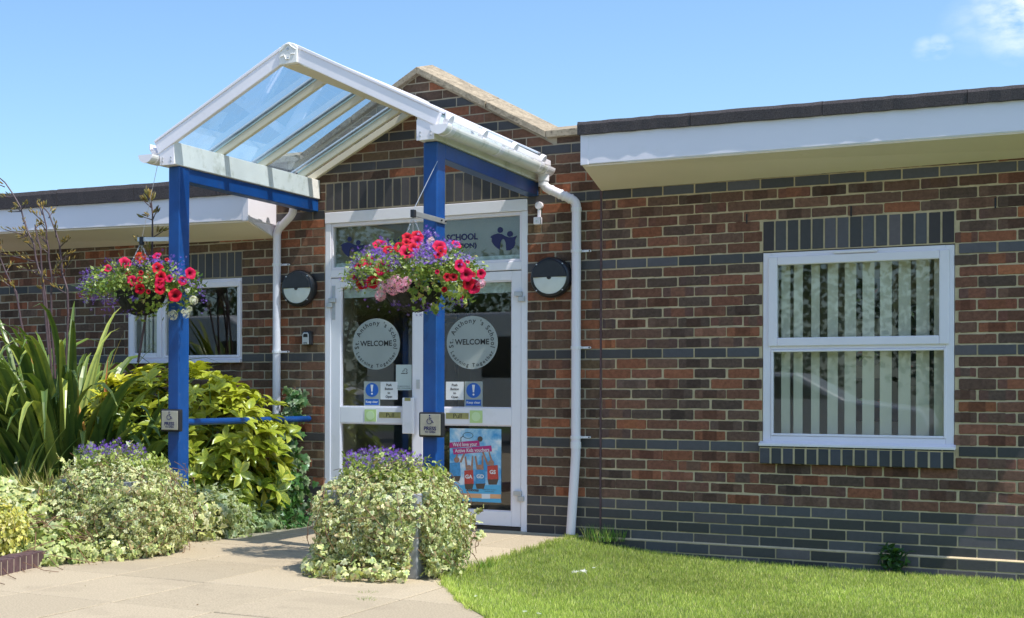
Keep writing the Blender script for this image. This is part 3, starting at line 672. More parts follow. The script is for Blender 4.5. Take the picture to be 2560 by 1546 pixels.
# rafters and glass bays
RY = (-2.095, -1.470, -.840, -.200, -.022)
def zr(dx, y=-1): return 3.445-.527*(dx-.06)-(.024*(y+2.15)/2.15)
for s in (-1, 1):
    for y in RY[1:4]+(RY[4],):
        c = ccx(y); a = Vector((c+s*.062, y, zr(.062, y)-.052)); e = Vector((c+s*(chw(y)-.03), y, zr(chw(y)-.03, y)-.052))
        r_ = MB().beam(a, e, .044, .052).build('rafter', 'cream', can, bevel=.003)
        if y < -.1:
            e2 = Vector((c+s*(chw(y)+.055), y, zr(chw(y)+.055, y)+.018)); a2 = Vector((c+s*.09, y, zr(.09, y)+.018))
            MB().beam(a2, e2, .060, .014).build('glazing_cap', 'canopy_white', r_, bevel=.003)
            MB().beam(a+Vector((0, -s*0-.022, .036)), e+Vector((0, -.022, .036)), .010, .010).build('gasket', 'gasket', r_)
    for ya, yb in zip(RY[:3], RY[1:4]):
        v = []
        for y in (ya+.012, yb-.012):
            c = ccx(y)
            for dx in (.07, chw(y)+.075): v += [(c+s*dx, y, zr(dx, y)), (c+s*dx, y, zr(dx, y)+.008)]
        b = MB(); b.add(v, [(0, 2, 6, 4), (1, 5, 7, 3), (0, 1, 3, 2), (4, 6, 7, 5), (0, 4, 5, 1), (2, 3, 7, 6)]); b.build('glass_panel', 'roof_glass', can)
    # eave edge trim and round glazing-bar end caps
    b = MB(); xe = lambda y: ccx(y)+s*(chw(y)+.082)
    za = zr(chw(YF)+.08, YF)
    b.beam((xe(YF), YF-.01, za+.002), (xe(0), -.02, za-.022), .012, .042); b.build('eave_trim', 'canopy_white', can, bevel=.003)
    for y in (-2.10, -1.470, -.840, -.200):
        d = Vector((s*.88, 0, -.47)); p = Vector((ccx(y)+s*(chw(y)+.062), y, zr(chw(y)+.062, y)-.020))
        b = MB(); b.tube([p, p+d*.036], .040, 16); b.beam(p+d*.02-Vector((0, 0, .02)), p+d*.02-Vector((0, 0, .085)), .05, .02, up=(1, 0, 0)); b.build('bar_end_cap', 'canopy_white', can, bevel=.002)
    # half round gutter
    gx = lambda y: ccx(y)+s*(chw(y)+.066)
    def half(y0, y1, r, z, t=.004):
        m_ = MB(); n = 14; V = []
        for y in (y0, y1):
            for rr in (r, r-t):
                for i in range(n+1): a = math.pi+math.pi*i/n; V.append((gx(y)+rr*math.cos(a), y, z+rr*math.sin(a)))
        k = n+1; F = []
        for i in range(n): F += [(i, i+1, 2*k+i+1, 2*k+i), (k+i+1, k+i, 3*k+i, 3*k+i+1), (i, k+i, k+i+1, i+1), (2*k+i+1, 3*k+i+1, 3*k+i, 2*k+i)]
        F += [(0, 2*k, 3*k, k), (n, k+n, 3*k+n, 2*k+n)]
        m_.add(V, F); return m_
    gut = half(-2.235, -.05, .058, 2.812).build('gutter', 'dirty_white', can, smooth=False)
    e_ = MB(); n = 14; e_.prism([(gx(-2.235)+.060*math.cos(math.pi+math.pi*i/n), 2.812+.060*math.sin(math.pi+math.pi*i/n)) for i in range(n+1)], -2.242, -2.228); e_.build('gutter_end', 'canopy_white', gut)
    for y in (-2.12, -1.20, -.33): half(y-.035, y+.035, .063, 2.814).build('gutter_joint', 'canopy_white', gut)
    half(-.20, -.04, .064, 2.812).build('gutter_outlet', 'canopy_white', gut)
# handrail from the left post back to the wall
MB().tube([(-2.505, -1.93, .868), (-2.455, -.012, .866)], .025, 16).build('handrail', 'blue_paint', can, smooth=False)
# basket arms
b = MB(); b.beam((-.476, -1.935, 2.222), (-.476, -2.475, 2.222), .010, .034); br = b.build('basket_arm', 'alu', can, bevel=.002)
b = MB()
for y in (-2.03, -1.96): b.tube([(-.470, y, 2.222), (-.462, y, 2.222)], .006, 8)
b.build('screw', 'dark_plastic', br)
MB().box(-.488, -.462, -2.50, -2.462, 2.196, 2.244).build('arm_tip', 'dark_plastic', br, bevel=.003)
b = MB(); b.beam((-2.562, -2.02, 2.214), (-2.84, -2.06, 2.222), .010, .032); bl = b.build('basket_arm', 'alu', can, bevel=.002)
MB().box(-2.818, -2.790, -2.072, -2.040, 2.180, 2.240).build('arm_tip', 'dark_plastic', bl, bevel=.003)
b = MB(); b.tube([(-.476, -2.48, 2.24), (-.487, -2.02, 2.64)], .0025, 5); b.build('stay_wire', 'alu', can)
b = MB(); b.tube([(-2.80, -2.06, 2.23), (-2.64, -2.1, 2.75)], .0022, 5); b.build('stay_wire', 'alu', can)
# ------------------------------------------------------------------ rainwater pipes
def pipe(name, label, pts, brks, r=.034, sleeves=(), offs=()):
    t_ = thing(name, label, 'downpipe', (pts[-1][0], pts[-1][1], 0))
    P = [Vector(pts[0])]
    for i in range(1, len(pts)-1):       # rounded elbows
        a, p, c = Vector(pts[i-1]), Vector(pts[i]), Vector(pts[i+1]); d0 = (a-p).normalized()*min(.045, (a-p).length*.45); d1 = (c-p).normalized()*min(.045, (c-p).length*.45)
        for q in (0, .25, .5, .75, 1): P.append((p+d0)*(1-q)**2+p*2*q*(1-q)+(p+d1)*q*q)
    P.append(Vector(pts[-1]))
    MB().tube(P, r, 20).build('pipe', 'white_pvc', t_, smooth=False)
    for z in brks:
        x, y = pts[3][0], pts[3][1]; b = MB(); b.tube([(x, y, z-.011), (x, y, z+.011)], r+.006, 20); b.box(x, x+.092, -.018, -.004, z-.008, z+.008); b.disc((x+.092, z), .0085, -.018, -.004, 12)
        k_ = b.build('pipe_clip', 'canopy_white', t_); MB().disc((x+.088, z), .005, -.021, -.0175, 8).build('screw', 'dark_plastic', k_)
    for a, c, rr in sleeves: MB().tube([a, c], rr, 20).build('socket', 'canopy_white', t_)
    return t_
xp = W(1386, 900, Y=-.055)[0]
gxr = ccx(-.12)+chw(-.12)+.066
E1, E2 = (gxr-.005, -.12, 2.668), (xp, -.055, 2.545)
tR = pipe('downpipe', 'white plastic downpipe with an offset bend at the right side of the entrance', [(gxr, -.12, 2.77), E1, E2, (xp, -.055, .62), (xp-.036, -.062, .02)], (2.17, 1.437, .757), sleeves=[((gxr, -.12, 2.77), (gxr-.002, -.12, 2.71), .041), ((gxr-.004, -.12, 2.70), (gxr-.004, -.12, 2.672), .038), ((xp, -.055, .722), (xp, -.055, .672), .039), ((xp, -.055, 2.50), (xp, -.055, 2.47), .038)])
for q in (.22, .5, .62, .80):
    a = Vector(E1); c = Vector(E2); MB().tube([a+(c-a)*q, a+(c-a)*(q+.05)], .0385, 18).build('socket', 'canopy_white', tR)
xl = W(665.5, 900, Y=-.055)[0]; gxl = ccx(-.12)-chw(-.12)-.066
tL = pipe('downpipe', 'white plastic downpipe left of the doors, running down behind the spotted shrub', [(gxl, -.12, 2.77), (gxl, -.12, 2.60), (xl, -.055, 2.47), (xl, -.055, .02)], (2.18, 1.435, .80), sleeves=[((xl+.03, -.06, 2.50), (xl+.05, -.07, 2.52), .039), ((xl, -.055, .5), (xl, -.055, .46), .039)])
# ------------------------------------------------------------------ wall lamps, sensor, key safe
def lamp(px, pz, label):
    t_ = thing('wall_lamp', label, 'wall lamp', (px, 0, pz), 'round bulkhead lamps beside the doors')
    b = MB(); n = 40; prof = [(.150, .0), (.156, -.012), (.156, -.060), (.146, -.082), (.132, -.088), (.128, -.080)]
    V = []; F = []
    for r, y in prof:
        for i in range(n): a = 2*math.pi*i/n; V.append((px+r*math.cos(a), y-.001, pz+r*math.sin(a)))
    for j in range(len(prof)-1):
        for i in range(n): F.append((j*n+i, j*n+(i+1) % n, (j+1)*n+(i+1) % n, (j+1)*n+i))
    F.append(tuple(range((len(prof)-1)*n, len(prof)*n))[::-1])
    b.add(V, F); b.build('housing', 'dark_plastic', t_, smooth=False)
    b = MB(); V = []; F = []; m = 10; n2 = 28
    for j in range(m+1):
        rr = .128*j/m; yy = -.084-.016*(1-(j/m)**2)
        for i in range(n2+1): a = math.pi+math.pi*i/n2; V.append((px+rr*math.cos(a), yy, pz+rr*math.sin(a)))
    for j in range(m):
        for i in range(n2): F.append((j*(n2+1)+i, j*(n2+1)+i+1, (j+1)*(n2+1)+i+1, (j+1)*(n2+1)+i))
    b.add(V, F); b.build('diffuser', 'lamp_diffuser', t_, smooth=True)
    b = MB(); b.disc((px, pz), .130, -.104, -.084, 30, a0=0, a1=math.pi); b.disc((px, pz), .018, -.106, -.098, 14, a0=math.pi, a1=2*math.pi); b.build('eyelid_shade', 'dark_plastic', t_, bevel=.005)
    for a in (45, 135, 225, 315):
        a = math.radians(a); MB().disc((px+.141*math.cos(a), pz+.141*math.sin(a)), .0055, -.092, -.084, 8).build('screw', 'alu', t_)
p = W((780+2103/3.543)*.9625, (480+755/3.543)*.9625, Y=-.088); lamp(p[0], p[2], 'round black bulkhead lamp with pale lower half, right of the doors by the downpipe')
p = W((600+872/6.16)*.9625, (680+250/6.16)*.9625, Y=-.088); lamp(p[0], p[2], 'round black bulkhead lamp with pale lower half, left of the doors above the key box')
sn = thing('motion_sensor', 'small white motion sensor on a round bracket above the right wall lamp', 'sensor', (-.47, 0, 2.42))
b = MB(); b.disc((-.475, 2.538), .030, -.035, -.002, 20); b.build('bracket_plate', 'white_pvc', sn, bevel=.004)
b = MB(); b.box(-.484, -.462, -.032, -.012, 2.44, 2.52); b.build('arm', 'white_pvc', sn, bevel=.003)
b = MB(); b.box(-.506, -.452, -.065, -.012, 2.388, 2.447); sb = b.build('sensor_head', 'white_pvc', sn, bevel=.006)
MB().disc((-.480, 2.415), .008, -.069, -.064, 12).build('lens', 'lamp_diffuser', sb)
ks = thing('key_safe', 'small grey and black key box on the bricks below the left wall lamp', 'key safe', (-2.46, 0, 1.49))
MB().box(-2.505, -2.418, -.050, -.002, 1.488, 1.604).build('housing', 'dark_plastic', ks, bevel=.010)
b = MB(); x0, x1 = -2.497, -2.436; b.prism([(x0, 1.494), (x1, 1.494), (x1, 1.58), (x1-.012, 1.596), (x0+.012, 1.596), (x0, 1.58)], -.056, -.050); fc = b.build('cover', 'alu', ks, bevel=.003)
MB().prism([(x0+.010, 1.556), (x1-.010, 1.556), (x1-.010, 1.576), (x1-.02, 1.584), (x0+.02, 1.584), (x0+.010, 1.576)], -.059, -.056).build('dial_window', 'black', fc, bevel=.002)
b = MB(); b.box(x0+.012, x1-.014, -.0575, -.056, 1.503, 1.510); b.build('marking', 'black', fc)
# ------------------------------------------------------------------ press-to-open buttons
def press(x0, x1, z0, z1, y, label):
    t_ = thing('push_pad', label, 'door button', ((x0+x1)/2, y, z0), 'press to open pads on the blue posts')
    MB().box(x0, x1, y, y+.045, z0, z1).build('housing', 'dark_plastic', t_, bevel=.010)
    cx = (x0+x1)/2; cz = (z0+z1)/2; h = .070
    pl = MB().box(cx-h, cx+h, y-.008, y, cz-h, cz+h).build('face_plate', 'steel_face', t_, bevel=.005)
    b = MB(); yy = y-.0095
    put_text(b, 'PRESS', cx, cz-.024, .034, yy, bold=.0012); put_text(b, 'TO OPEN', cx, cz-.048, .017, yy, bold=.0006); b.build('lettering', 'navy', pl)
    b = MB(); ax, az_ = cx-.002, cz+.028
    b.disc((ax-.001, az_+.032), .0052, yy-.001, yy, 12)
    b.tube([(ax-.001, yy, az_+.024), (ax+.001, yy, az_+.002), (ax+.014, yy, az_+.002), (ax+.020, yy, az_-.014), (ax+.026, yy, az_-.012)], .0026, 5)
    b.tube([(ax, yy, az_+.014), (ax+.012, yy, az_+.014)], .002, 5)
    b.tube([(ax-.003+.017*math.cos(a), yy, az_-.006+.017*math.sin(a)) for a in [math.radians(q) for q in range(110, 385, 20)]], .0022, 5)
    b.build('wheelchair_symbol', 'navy', pl)
press(-2.600, -2.432, .802, .966, -2.112, 'square press-to-open pad with wheelchair symbol on the left blue post')
press(-.590, -.422, .802, .966, -2.112, 'square press-to-open pad with wheelchair symbol on the right blue post')
# ------------------------------------------------------------------ stickers and notices on the doors
def onp(x, z, Y):
    p = CAM+(np.array([x, 0, z])-CAM)*((Y-CAM[1])/(0-CAM[1])); return p[0], p[2]
YG = .041
def panel(name, label, cat, x0, x1, z0, z1, mat, y=YG, group=None):
    a, c = onp(x0, z0, y), onp(x1, z1, y)
    t_ = thing(name, label, cat, ((a[0]+c[0])/2, y, a[1]), group)
    MB().box(a[0], c[0], y, y+.003, a[1], c[1]).build('sheet', mat, t_)
    return t_, a[0], c[0], a[1], c[1]
SPA = 1.12
for (cx, cz, sd) in ((-1.845, 1.490, 'left'), (-1.020, 1.490, 'right')):
    x, z = onp(cx, cz, YG)
    t_ = thing('welcome_sticker', 'round frosted welcome sticker with curved school lettering on the %s door pane' % sd, 'window sticker', (x, YG, z), 'round welcome stickers on the door glass')
    MB().disc((x, z), .212, YG, YG+.003, 48).build('frosted_disc', 'frost', t_)
    b = MB(); put_text(b, 'WELCOME', x, z+.006, .062, YG-.0015, bold=.0012, width=.285); b.build('welcome_lettering', 'ink', t_)
    b = MB(); arc_text(b, "St. Anthony 's School", x, z, .176, math.pi/2, .054, YG-.0015, sp=SPA, bold=.0006); b.build('school_lettering', 'ink', t_)
    b = MB(); arc_text(b, "Learning Together", x, z, .180, -math.pi/2, .042, YG-.0015, sp=1.12, bold=.0004, inside=True); b.build('motto_lettering', 'ink', t_)
def keep(x0, x1, z0, z1, sd):
    t_, a, c, e, g_ = panel('keep_clear_sign', 'blue and white keep clear sticker with exclamation mark on the %s door' % sd, 'sign', x0, x1, z0, z1, 'frost', group='keep clear stickers on the doors')
    cx = (a+c)/2; w_ = c-a; y = YG-.0015; r = w_*.40; cz = g_-r-.012
    MB().disc((cx, cz), r, y, YG, 32).build('blue_disc', 'sign_blue', t_)
    b = MB(); b.prism([(cx-.012, cz+r*.75), (cx-.005, cz-r*.25), (cx+.005, cz-r*.25), (cx+.012, cz+r*.75)], y-.001, y); b.disc((cx, cz-r*.55), .008, y-.001, y, 12); b.build('exclamation_mark', 'paper', t_)
    pl = MB().box(a+.012, c-.012, y, YG, e+.012, e+.060).build('blue_label', 'sign_blue', t_)
    b = MB(); put_text(b, 'Keep clear', cx, e+.038, .026, y-.001, bold=.0006, width=w_-.036); b.build('lettering', 'paper', pl)
keep(-1.952, -1.808, .976, 1.181, 'left'); keep(-1.080, -.931, .977, 1.181, 'right')
def push(x0, x1, z0, z1, sd):
    t_, a, c, e, g_ = panel('push_button_notice', 'white paper notice telling to push the button, on the %s door' % sd, 'notice', x0, x1, z0, z1, 'paper', group='push button notices on the doors')
    b = MB()
    for i, s in enumerate(('Push', 'Button', 'to', 'Open')): put_text(b, s, (a+c)/2, g_-.026-.032*i, .026, YG-.0015, bold=.0008)
    b.build('lettering', 'ink', t_)
push(-1.805, -1.653, 1.033, 1.179, 'left'); push(-1.237, -1.088, 1.034, 1.179, 'right')
t_, a, c, e, g_ = panel('no_smoking_sticker', 'pale translucent no smoking sticker at the edge of the left door pane', 'sticker', -1.668, -1.530, 1.110, 1.318, 'pale_strip', y=.0425)
b = MB(); cx, cz = a+.078, g_-.055; b.box(cx-.032, cx+.005, .0405, .0415, cz-.020, cz-.014); b.box(cx+.008, cx+.024, .0405, .0415, cz-.020, cz-.014)
b.tube([(cx-.015, .041, cz-.008), (cx-.018, .041, cz+.004), (cx-.004, .041, cz+.006), (cx-.006, .041, cz+.020), (cx+.012, .041, cz+.022), (cx+.022, .041, cz+.010), (cx+.014, .041, cz-.002), (cx+.024, .041, cz-.012)], .0022, 5); b.build('smoking_symbol', 'ink', t_)
b = MB(); put_text(b, 'It is against the law to', (a+c)/2, e+.034, .014, .0405, width=.11); put_text(b, 'smoke in these premises', (a+c)/2, e+.018, .014, .0405, width=.12); b.build('lettering', 'ink', t_)
for (x0, x1, z0, z1, sd) in ((-1.946, -1.843, .851, .951, 'left'), (-1.036, -.933, .853, .951, 'right')):
    t_, a, c, e, g_ = panel('green_touch_sign', 'small lime green square sign on the middle rail of the %s door' % sd, 'sign', x0, x1, z0, z1, 'sign_green', y=.0075, group='green squares on the door rails')
    MB().disc(((a+c)/2, (e+g_)/2), .036, .0055, .0075, 24).build('pale_circle', 'sign_green_light', t_)
# poster
t_, a, c, e, g_ = panel('voucher_poster', 'colourful poster of children reaching up for a ball under pink banners', 'poster', -1.203, -.778, .229, .807, 'poster_sky', y=.0405)
W_, H_ = c-a, g_-e; Y1 = .039
def pp(u, v): return (a+u*W_, g_-v*H_)
def quad(mb, pts, y0=Y1, y1=None): mb.prism([pp(*q) for q in pts][::-1], y0, (y1 or y0+.001))
b = MB(); quad(b, [(0, .79), (1, .76), (1, 1), (0, 1)]); b.build('blue_band', 'cyan', t_)
b = MB(); quad(b, [(0, .895), (1, .885), (1, .945), (0, .955)], Y1-.001); b.build('orange_band', 'orange_band', t_)
b = MB(); quad(b, [(.0, .20), (.575, .16), (.59, .235), (.0, .275)], Y1-.001); bn = b.build('banner', 'magenta', t_)
b = MB(); x, z = pp(.30, .217); put_text(b, "We'd love your", x, z, .044, Y1-.0025, bold=.0006, width=.205, rot=.045); b.build('lettering', 'paper', bn)
b = MB(); quad(b, [(.06, .285), (.81, .225), (.825, .305), (.08, .362)], Y1-.0015); bn = b.build('banner', 'magenta', t_)
b = MB(); x, z = pp(.44, .295); put_text(b, "Active Kids vouchers", x, z, .042, Y1-.003, bold=.0006, width=.285, rot=.055); b.build('lettering', 'paper', bn)
b = MB(); x, z = pp(.36, .095); b.tube([(x+.042*math.cos(q*.5236), Y1, z+.024*math.sin(q*.5236)) for q in range(13)], .0018, 5); x2, z2 = pp(.22, .16); b.tube([(x-.04, Y1, z-.006), (x2, Y1, z2+.018), (x2, Y1, z2-.012)], .003, 5); b.build('netball_hoop', 'ink', t_)
x, z = pp(.595, .14); MB().disc((x, z), .021, Y1-.001, Y1, 20).build('ball', 'dark_cloth', t_)
for (u, v, mat, num, sc, tilt) in ((.11, .56, 'blue_bib', '', 1.1, .25), (.38, .66, 'red_bib', 'GA', .95, 0), (.60, .65, 'blue_bib', 'GD', 1.0, -.05), (.84, .585, 'red_bib', 'GS', 1.1, -.25)):
    b = MB(); quad(b, [(u-.095*sc, v-.08), (u+.085*sc, v-.095), (u+.10*sc, v+.10), (u-.09*sc, v+.11)], Y1-.0005)
    f_ = b.build('child_top', mat, t_)
    b = MB(); x, z = pp(u+tilt*.12, v-.125); b.disc((x, z), .021*sc, Y1-.001, Y1, 14)
    quad(b, [(u-.06+tilt*.2, v-.09), (u-.085+tilt*.5, v-.27), (u-.055+tilt*.5, v-.28), (u-.02+tilt*.2, v-.09)], Y1-.0008); quad(b, [(u+.03+tilt*.2, v-.09), (u+.06+tilt*.6, v-.29), (u+.085+tilt*.6, v-.28), (u+.075+tilt*.2, v-.09)], Y1-.0008)
    b.build('child_skin', 'skin', t_)
    b = MB(); quad(b, [(u-.09*sc, v+.105), (u+.10*sc, v+.095), (u+.07*sc, v+.17), (u-.07*sc, v+.175)], Y1-.0006); b.build('child_skirt', 'dark_cloth', t_)
    if num: b = MB(); x, z = pp(u, v); put_text(b, num, x, z, .042, Y1-.002, bold=.0015); b.build('bib_lettering', 'paper', f_)
b = MB(); x, z = pp(.5, .845); put_text(b, 'SCHOOLS', x-.02, z, .022, Y1-.002, bold=.0015); x, z = pp(.78, .838); put_text(b, 'collect your vouchers', x, z+.007, .013, Y1-.002); put_text(b, 'here this term', x, z-.008, .013, Y1-.002); b.build('small_print', 'dark_cloth', t_)
b = MB(); quad(b, [(.63, .89), (.79, .885), (.79, .95), (.63, .955)], Y1-.002); b.build('picture_box', 'paper', t_)
# fanlight lettering and emblems (navy vinyl on the glass)
ft = thing('fanlight_lettering', 'navy blue school name lettering on the glass strip above the doors', 'lettering', (-1.4, YG-.003, 2.2))
YL = .036
for s, xa, za, h_, wd in (('A', -1.845, 2.318, .070, .052), ('EN S', -1.66, 2.320, .070, .175), ('SCHOOL', -1.105, 2.332, .070, .262), ('TION)', -1.062, 2.262, .050, .155)):
    x, z = onp(xa, za, YL); b = MB(); put_text(b, s, x, z, h_, YL, bold=.0022, width=wd); b.build('letters', 'navy', ft)
def emblem(ox, oy, k, sx, label):
    body = [(1578, 403), (1592, 388), (1610, 378), (1645, 368), (1680, 374), (1712, 392), (1745, 403), (1780, 400), (1817, 388), (1806, 408), (1798, 425), (1800, 450), (1796, 475), (1780, 500), (1750, 518), (1720, 520), (1718, 490), (1714, 450), (1705, 425), (1692, 416), (1678, 425), (1668, 455), (1663, 515), (1640, 500), (1610, 472), (1590, 440), (1592, 412)]
    def T(px, py):
        q = W((780+(ox+(px-1700)*k)/3.543)*.9625, (480+(oy+(py-430)*k)/3.543)*.9625, Y=YL); return (q[0], q[2])
    t_ = thing('school_emblem', label, 'emblem', (T(1700, 430)[0], YL, T(1700, 430)[1]), 'two-figure emblems on the glass above the doors')
    b = MB(); b.prism([T(*p) for p in body][::-1], YL, YL+.002); b.build('figures', 'navy', t_)
    for (hx, hy) in ((1667, 338), (1753, 373)):
        c_ = T(hx, hy); MB().disc(c_, 23*k*.00101, YL, YL+.002, 22).build('head', 'navy', t_)
emblem(1700, 430, 1.0, 1, 'navy emblem of two dancing figures at the right end of the glass above the doors')
emblem(362, 502, .90, 1, 'navy emblem of two dancing figures at the left end of the glass above the doors')
# ------------------------------------------------------------------ ground
b = MB(); b.box(-150, 150, -150, 60, -.40, -.16); tag(b.build('ground', 'earth_base'), kind='structure')
XJ_ = [-.56+.605*i for i in range(-16, 9)]; YJ_ = [0.0, -1.07]+[-1.07-.933*i for i in range(1, 15)]
pv = MB(); b2 = MB()
b2.box(-11, -.17, -14, .15, -.15, -.010); b2.add([(-.17, -3.0, -.010), (-.17, -14, -.010), (6.3, -14, -.010), (-.1, -3.0, -.010)], [(0, 1, 2, 3)])
tag(b2.build('paving_bed', 'joint_dirt'), kind='structure')
for i in range(len(XJ_)-1):
    for j in range(len(YJ_)-1):
        x0, x1 = XJ_[i]+.0055, XJ_[i+1]-.0055; y1, y0 = YJ_[j]-.0060, YJ_[j+1]+.0060
        if x1 < -2.7 and y0 > -4.5: continue
        poly = [(x0, y0), (x1, y0), (x1, y1), (x0, y1)]
        poly = clip(poly, 1.19, .70, -2.19) if y0 < -2.95 else clip(poly, 1, 0, -.155)
        if len(poly) < 3: continue
        z = RNG.normal(0, .0012); n = len(poly); cx = sum(p[0] for p in poly)/n; cy = sum(p[1] for p in poly)/n
        inn = [(p[0]+.004*np.sign(cx-p[0]), p[1]+.004*np.sign(cy-p[1])) for p in poly]; tx, ty = RNG.normal(0, .0016, 2)
        zz = lambda p: z+tx*(p[0]-cx)+ty*(p[1]-cy)
        k = 1+RNG.normal(0, .045); col = (min(1, .47*k), min(1, .387*k), .272*k)
        pv.add([(p[0], p[1], zz(p)) for p in inn]+[(p[0], p[1], zz(p)-.004) for p in poly]+[(p[0], p[1], -.03) for p in poly], [tuple(range(n))]+[(i_, n+i_, n+(i_+1) % n, (i_+1) % n)[::-1] for i_ in range(n)]+[(n+i_, 2*n+i_, 2*n+(i_+1) % n, n+(i_+1) % n)[::-1] for i_ in range(n)], col)
tag(pv.build('paving', 'slab', usecol=True), kind='structure')
# lawn sheet (falls away a little from the path)
EDG = [(-.20, .02), (-.155, -1.04), (-.165, -1.52), (-.13, -2.13), (-.135, -2.6), (-.13, -2.86), (-.06, -3.03), (.27, -3.66), (.44, -3.93), (.64, -4.22), (1.3, -5.35), (3.0, -8.2), (6.4, -14)]
def edge_x(y):
    for (xa, ya), (xb_, yb_) in zip(EDG[:-1], EDG[1:]):
        if yb_ <= y <= ya: return xa+(xb_-xa)*(y-ya)/(yb_-ya)
    return EDG[0][0] if y > 0 else EDG[-1][0]
def lz(x, y):
    d = max(0, x-edge_x(y)); return .006-.125*(1-math.exp(-d/.55))+.008*math.sin(x*2.1+y)*math.sin(y*1.7)
ys = [.02-.12*i for i in range(0, 60)]+[-7.06-.6*i for i in range(1, 13)]; xs_ = [0, .02, .06, .12, .2, .3, .45, .6, .8, 1.1, 1.5, 2, 2.6, 3.3, 4.2, 6, 12, 40]
V = []; F = []
for y in ys:
    ex = edge_x(y)
    for d in xs_: V.append((ex+d, y, lz(ex+d, y)-.004))
m_ = len(xs_)
for i in range(len(ys)-1):
    for j in range(m_-1): F.append((i*m_+j, (i+1)*m_+j, (i+1)*m_+j+1, i*m_+j+1))
lw = meshobj('lawn', V, F, 'earth_base'); tag(lw, kind='structure')
# planting bed
V = [(-2.46, .0, .012), (-2.45, -1.1, .012), (-2.42, -2.3, .012), (-2.44, -3.55, .02), (-2.44, -3.78, .03), (-2.33, -4.6, .035), (-2.22, -5.4, .03), (-10, -5.4, .03), (-10, 0, .03)]
MB().add(V, [tuple(range(9))]).build('planting_bed', 'soil')['kind'] = 'structure'
# brick-on-edge edging
eg = thing('brick_edging', 'low row of dark red bricks on edge along the front of the planting bed', 'brick edging', (-2.3, -4.3, 0))
b = MB(); P0 = Vector((-2.405, -3.70, 0)); P1 = Vector((-2.10, -5.55, 0)); d = (P1-P0).normalized(); nrm = Vector((d.y, -d.x, 0))
n = 24
for i in range(n):
    a = P0+d*(.077*i); c = P0+d*(.077*i+.067); z = .095+RNG.normal(0, .002); h0 = nrm*-.0; h1 = nrm*.10
    q = [a, c, c+h1, a+h1]; b.hexa([(p.x, p.y, -.02) for p in q], [(p.x, p.y, z) for p in q])
b.build('edging_brick_row', 'edging', eg, bevel=.005)
a = P0+nrm*.004; c = P0+d*.077*n+nrm*.004; MB().hexa([(a.x, a.y, -.02), (c.x, c.y, -.02), (c.x+nrm.x*.09, c.y+nrm.y*.09, -.02), (a.x+nrm.x*.09, a.y+nrm.y*.09, -.02)], [(a.x, a.y, .088), (c.x, c.y, .066), (c.x+nrm.x*.09, c.y+nrm.y*.09, .088), (a.x+nrm.x*.09, a.y+nrm.y*.09, .088)]).build('mortar', 'mortar', eg)
# door mat grate at the left of the doors
gt_ = thing('drain_grate', 'grey metal grate set in the paving by the wall left of the doors', 'grate', (-2.35, -.1, 0))
b = MB(); b.box(-2.52, -2.24, -.20, -.18, .0, .012); b.box(-2.52, -2.24, -.03, -.01, .0, .012)
for i in range(14): b.box(-2.515+.02*i, -2.507+.02*i, -.18, -.03, .0, .010)
b.build('bars', 'grey_metal', gt_)
# ------------------------------------------------------------------ grass
NG = 230000
gx_ = RNG.uniform(-.25, 4.2, NG); gy_ = -5.2*RNG.random(NG)**.85
ex = np.interp(-gy_, [-p[1] for p in EDG], [p[0] for p in EDG])
keep_ = gx_ > ex-.006-RNG.random(NG)*.02-.022*np.sin(gy_*17)*np.sin(gy_*7.3); gx_, gy_, ex = gx_[keep_], gy_[keep_], ex[keep_]
dd = np.maximum(0, gx_-ex); gz_ = .004-.125*(1-np.exp(-dd/.55))+.008*np.sin(gx_*2.1+gy_)*np.sin(gy_*1.7)
P = np.stack([gx_, np.minimum(gy_, -.035), gz_-.003], 1); n = len(P)
tuft = (np.sin(gx_*9+np.sin(gy_*7)*2)*np.sin(gy_*8.3+np.sin(gx_*5)*1.7)+np.sin(gx_*23)*np.sin(gy_*19))*.25
h = .019+.013*RNG.random(n)+.007*tuft; h = np.where(dd < .05, h*1.35, h)
Dd = np.stack([RNG.normal(0, .42, n), RNG.normal(0, .42, n), np.ones(n)], 1); Nn = np.stack([RNG.normal(0, 1, n), RNG.normal(0, 1, n), np.full(n, .15)], 1)
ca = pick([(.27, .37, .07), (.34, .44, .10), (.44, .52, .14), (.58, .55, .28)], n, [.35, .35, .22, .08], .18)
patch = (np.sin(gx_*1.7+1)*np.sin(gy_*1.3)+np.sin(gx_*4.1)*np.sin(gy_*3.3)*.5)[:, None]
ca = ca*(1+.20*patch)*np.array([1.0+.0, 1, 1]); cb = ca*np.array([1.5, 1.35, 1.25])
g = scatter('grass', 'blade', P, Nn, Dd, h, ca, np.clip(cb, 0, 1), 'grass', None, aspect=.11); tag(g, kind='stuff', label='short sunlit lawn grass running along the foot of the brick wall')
def tuftgrass(name, label, c, r, n_, hh, cols, wd=.035, parent=None, spread=.35):
    t_ = thing(name, label, 'grass tuft', c)
    a = RNG.random(n_)*6.283; rr = r*np.sqrt(RNG.random(n_)); P = np.stack([c[0]+rr*np.cos(a), c[1]+rr*np.sin(a), np.full(n_, c[2])], 1)
    Dd = np.stack([np.cos(a)*rr/r*spread+RNG.normal(0, .2, n_), np.sin(a)*rr/r*spread+RNG.normal(0, .2, n_), np.ones(n_)], 1)
    ca = pick(cols, n_); scatter('blades', 'blade', P, rv(n_)*[1, 1, .1], Dd, hh*(.6+.5*RNG.random(n_)), ca, np.clip(ca*1.4, 0, 1), 'grass', t_, aspect=wd); return t_
GC = [(.10, .22, .03), (.15, .28, .04), (.28, .30, .10)]
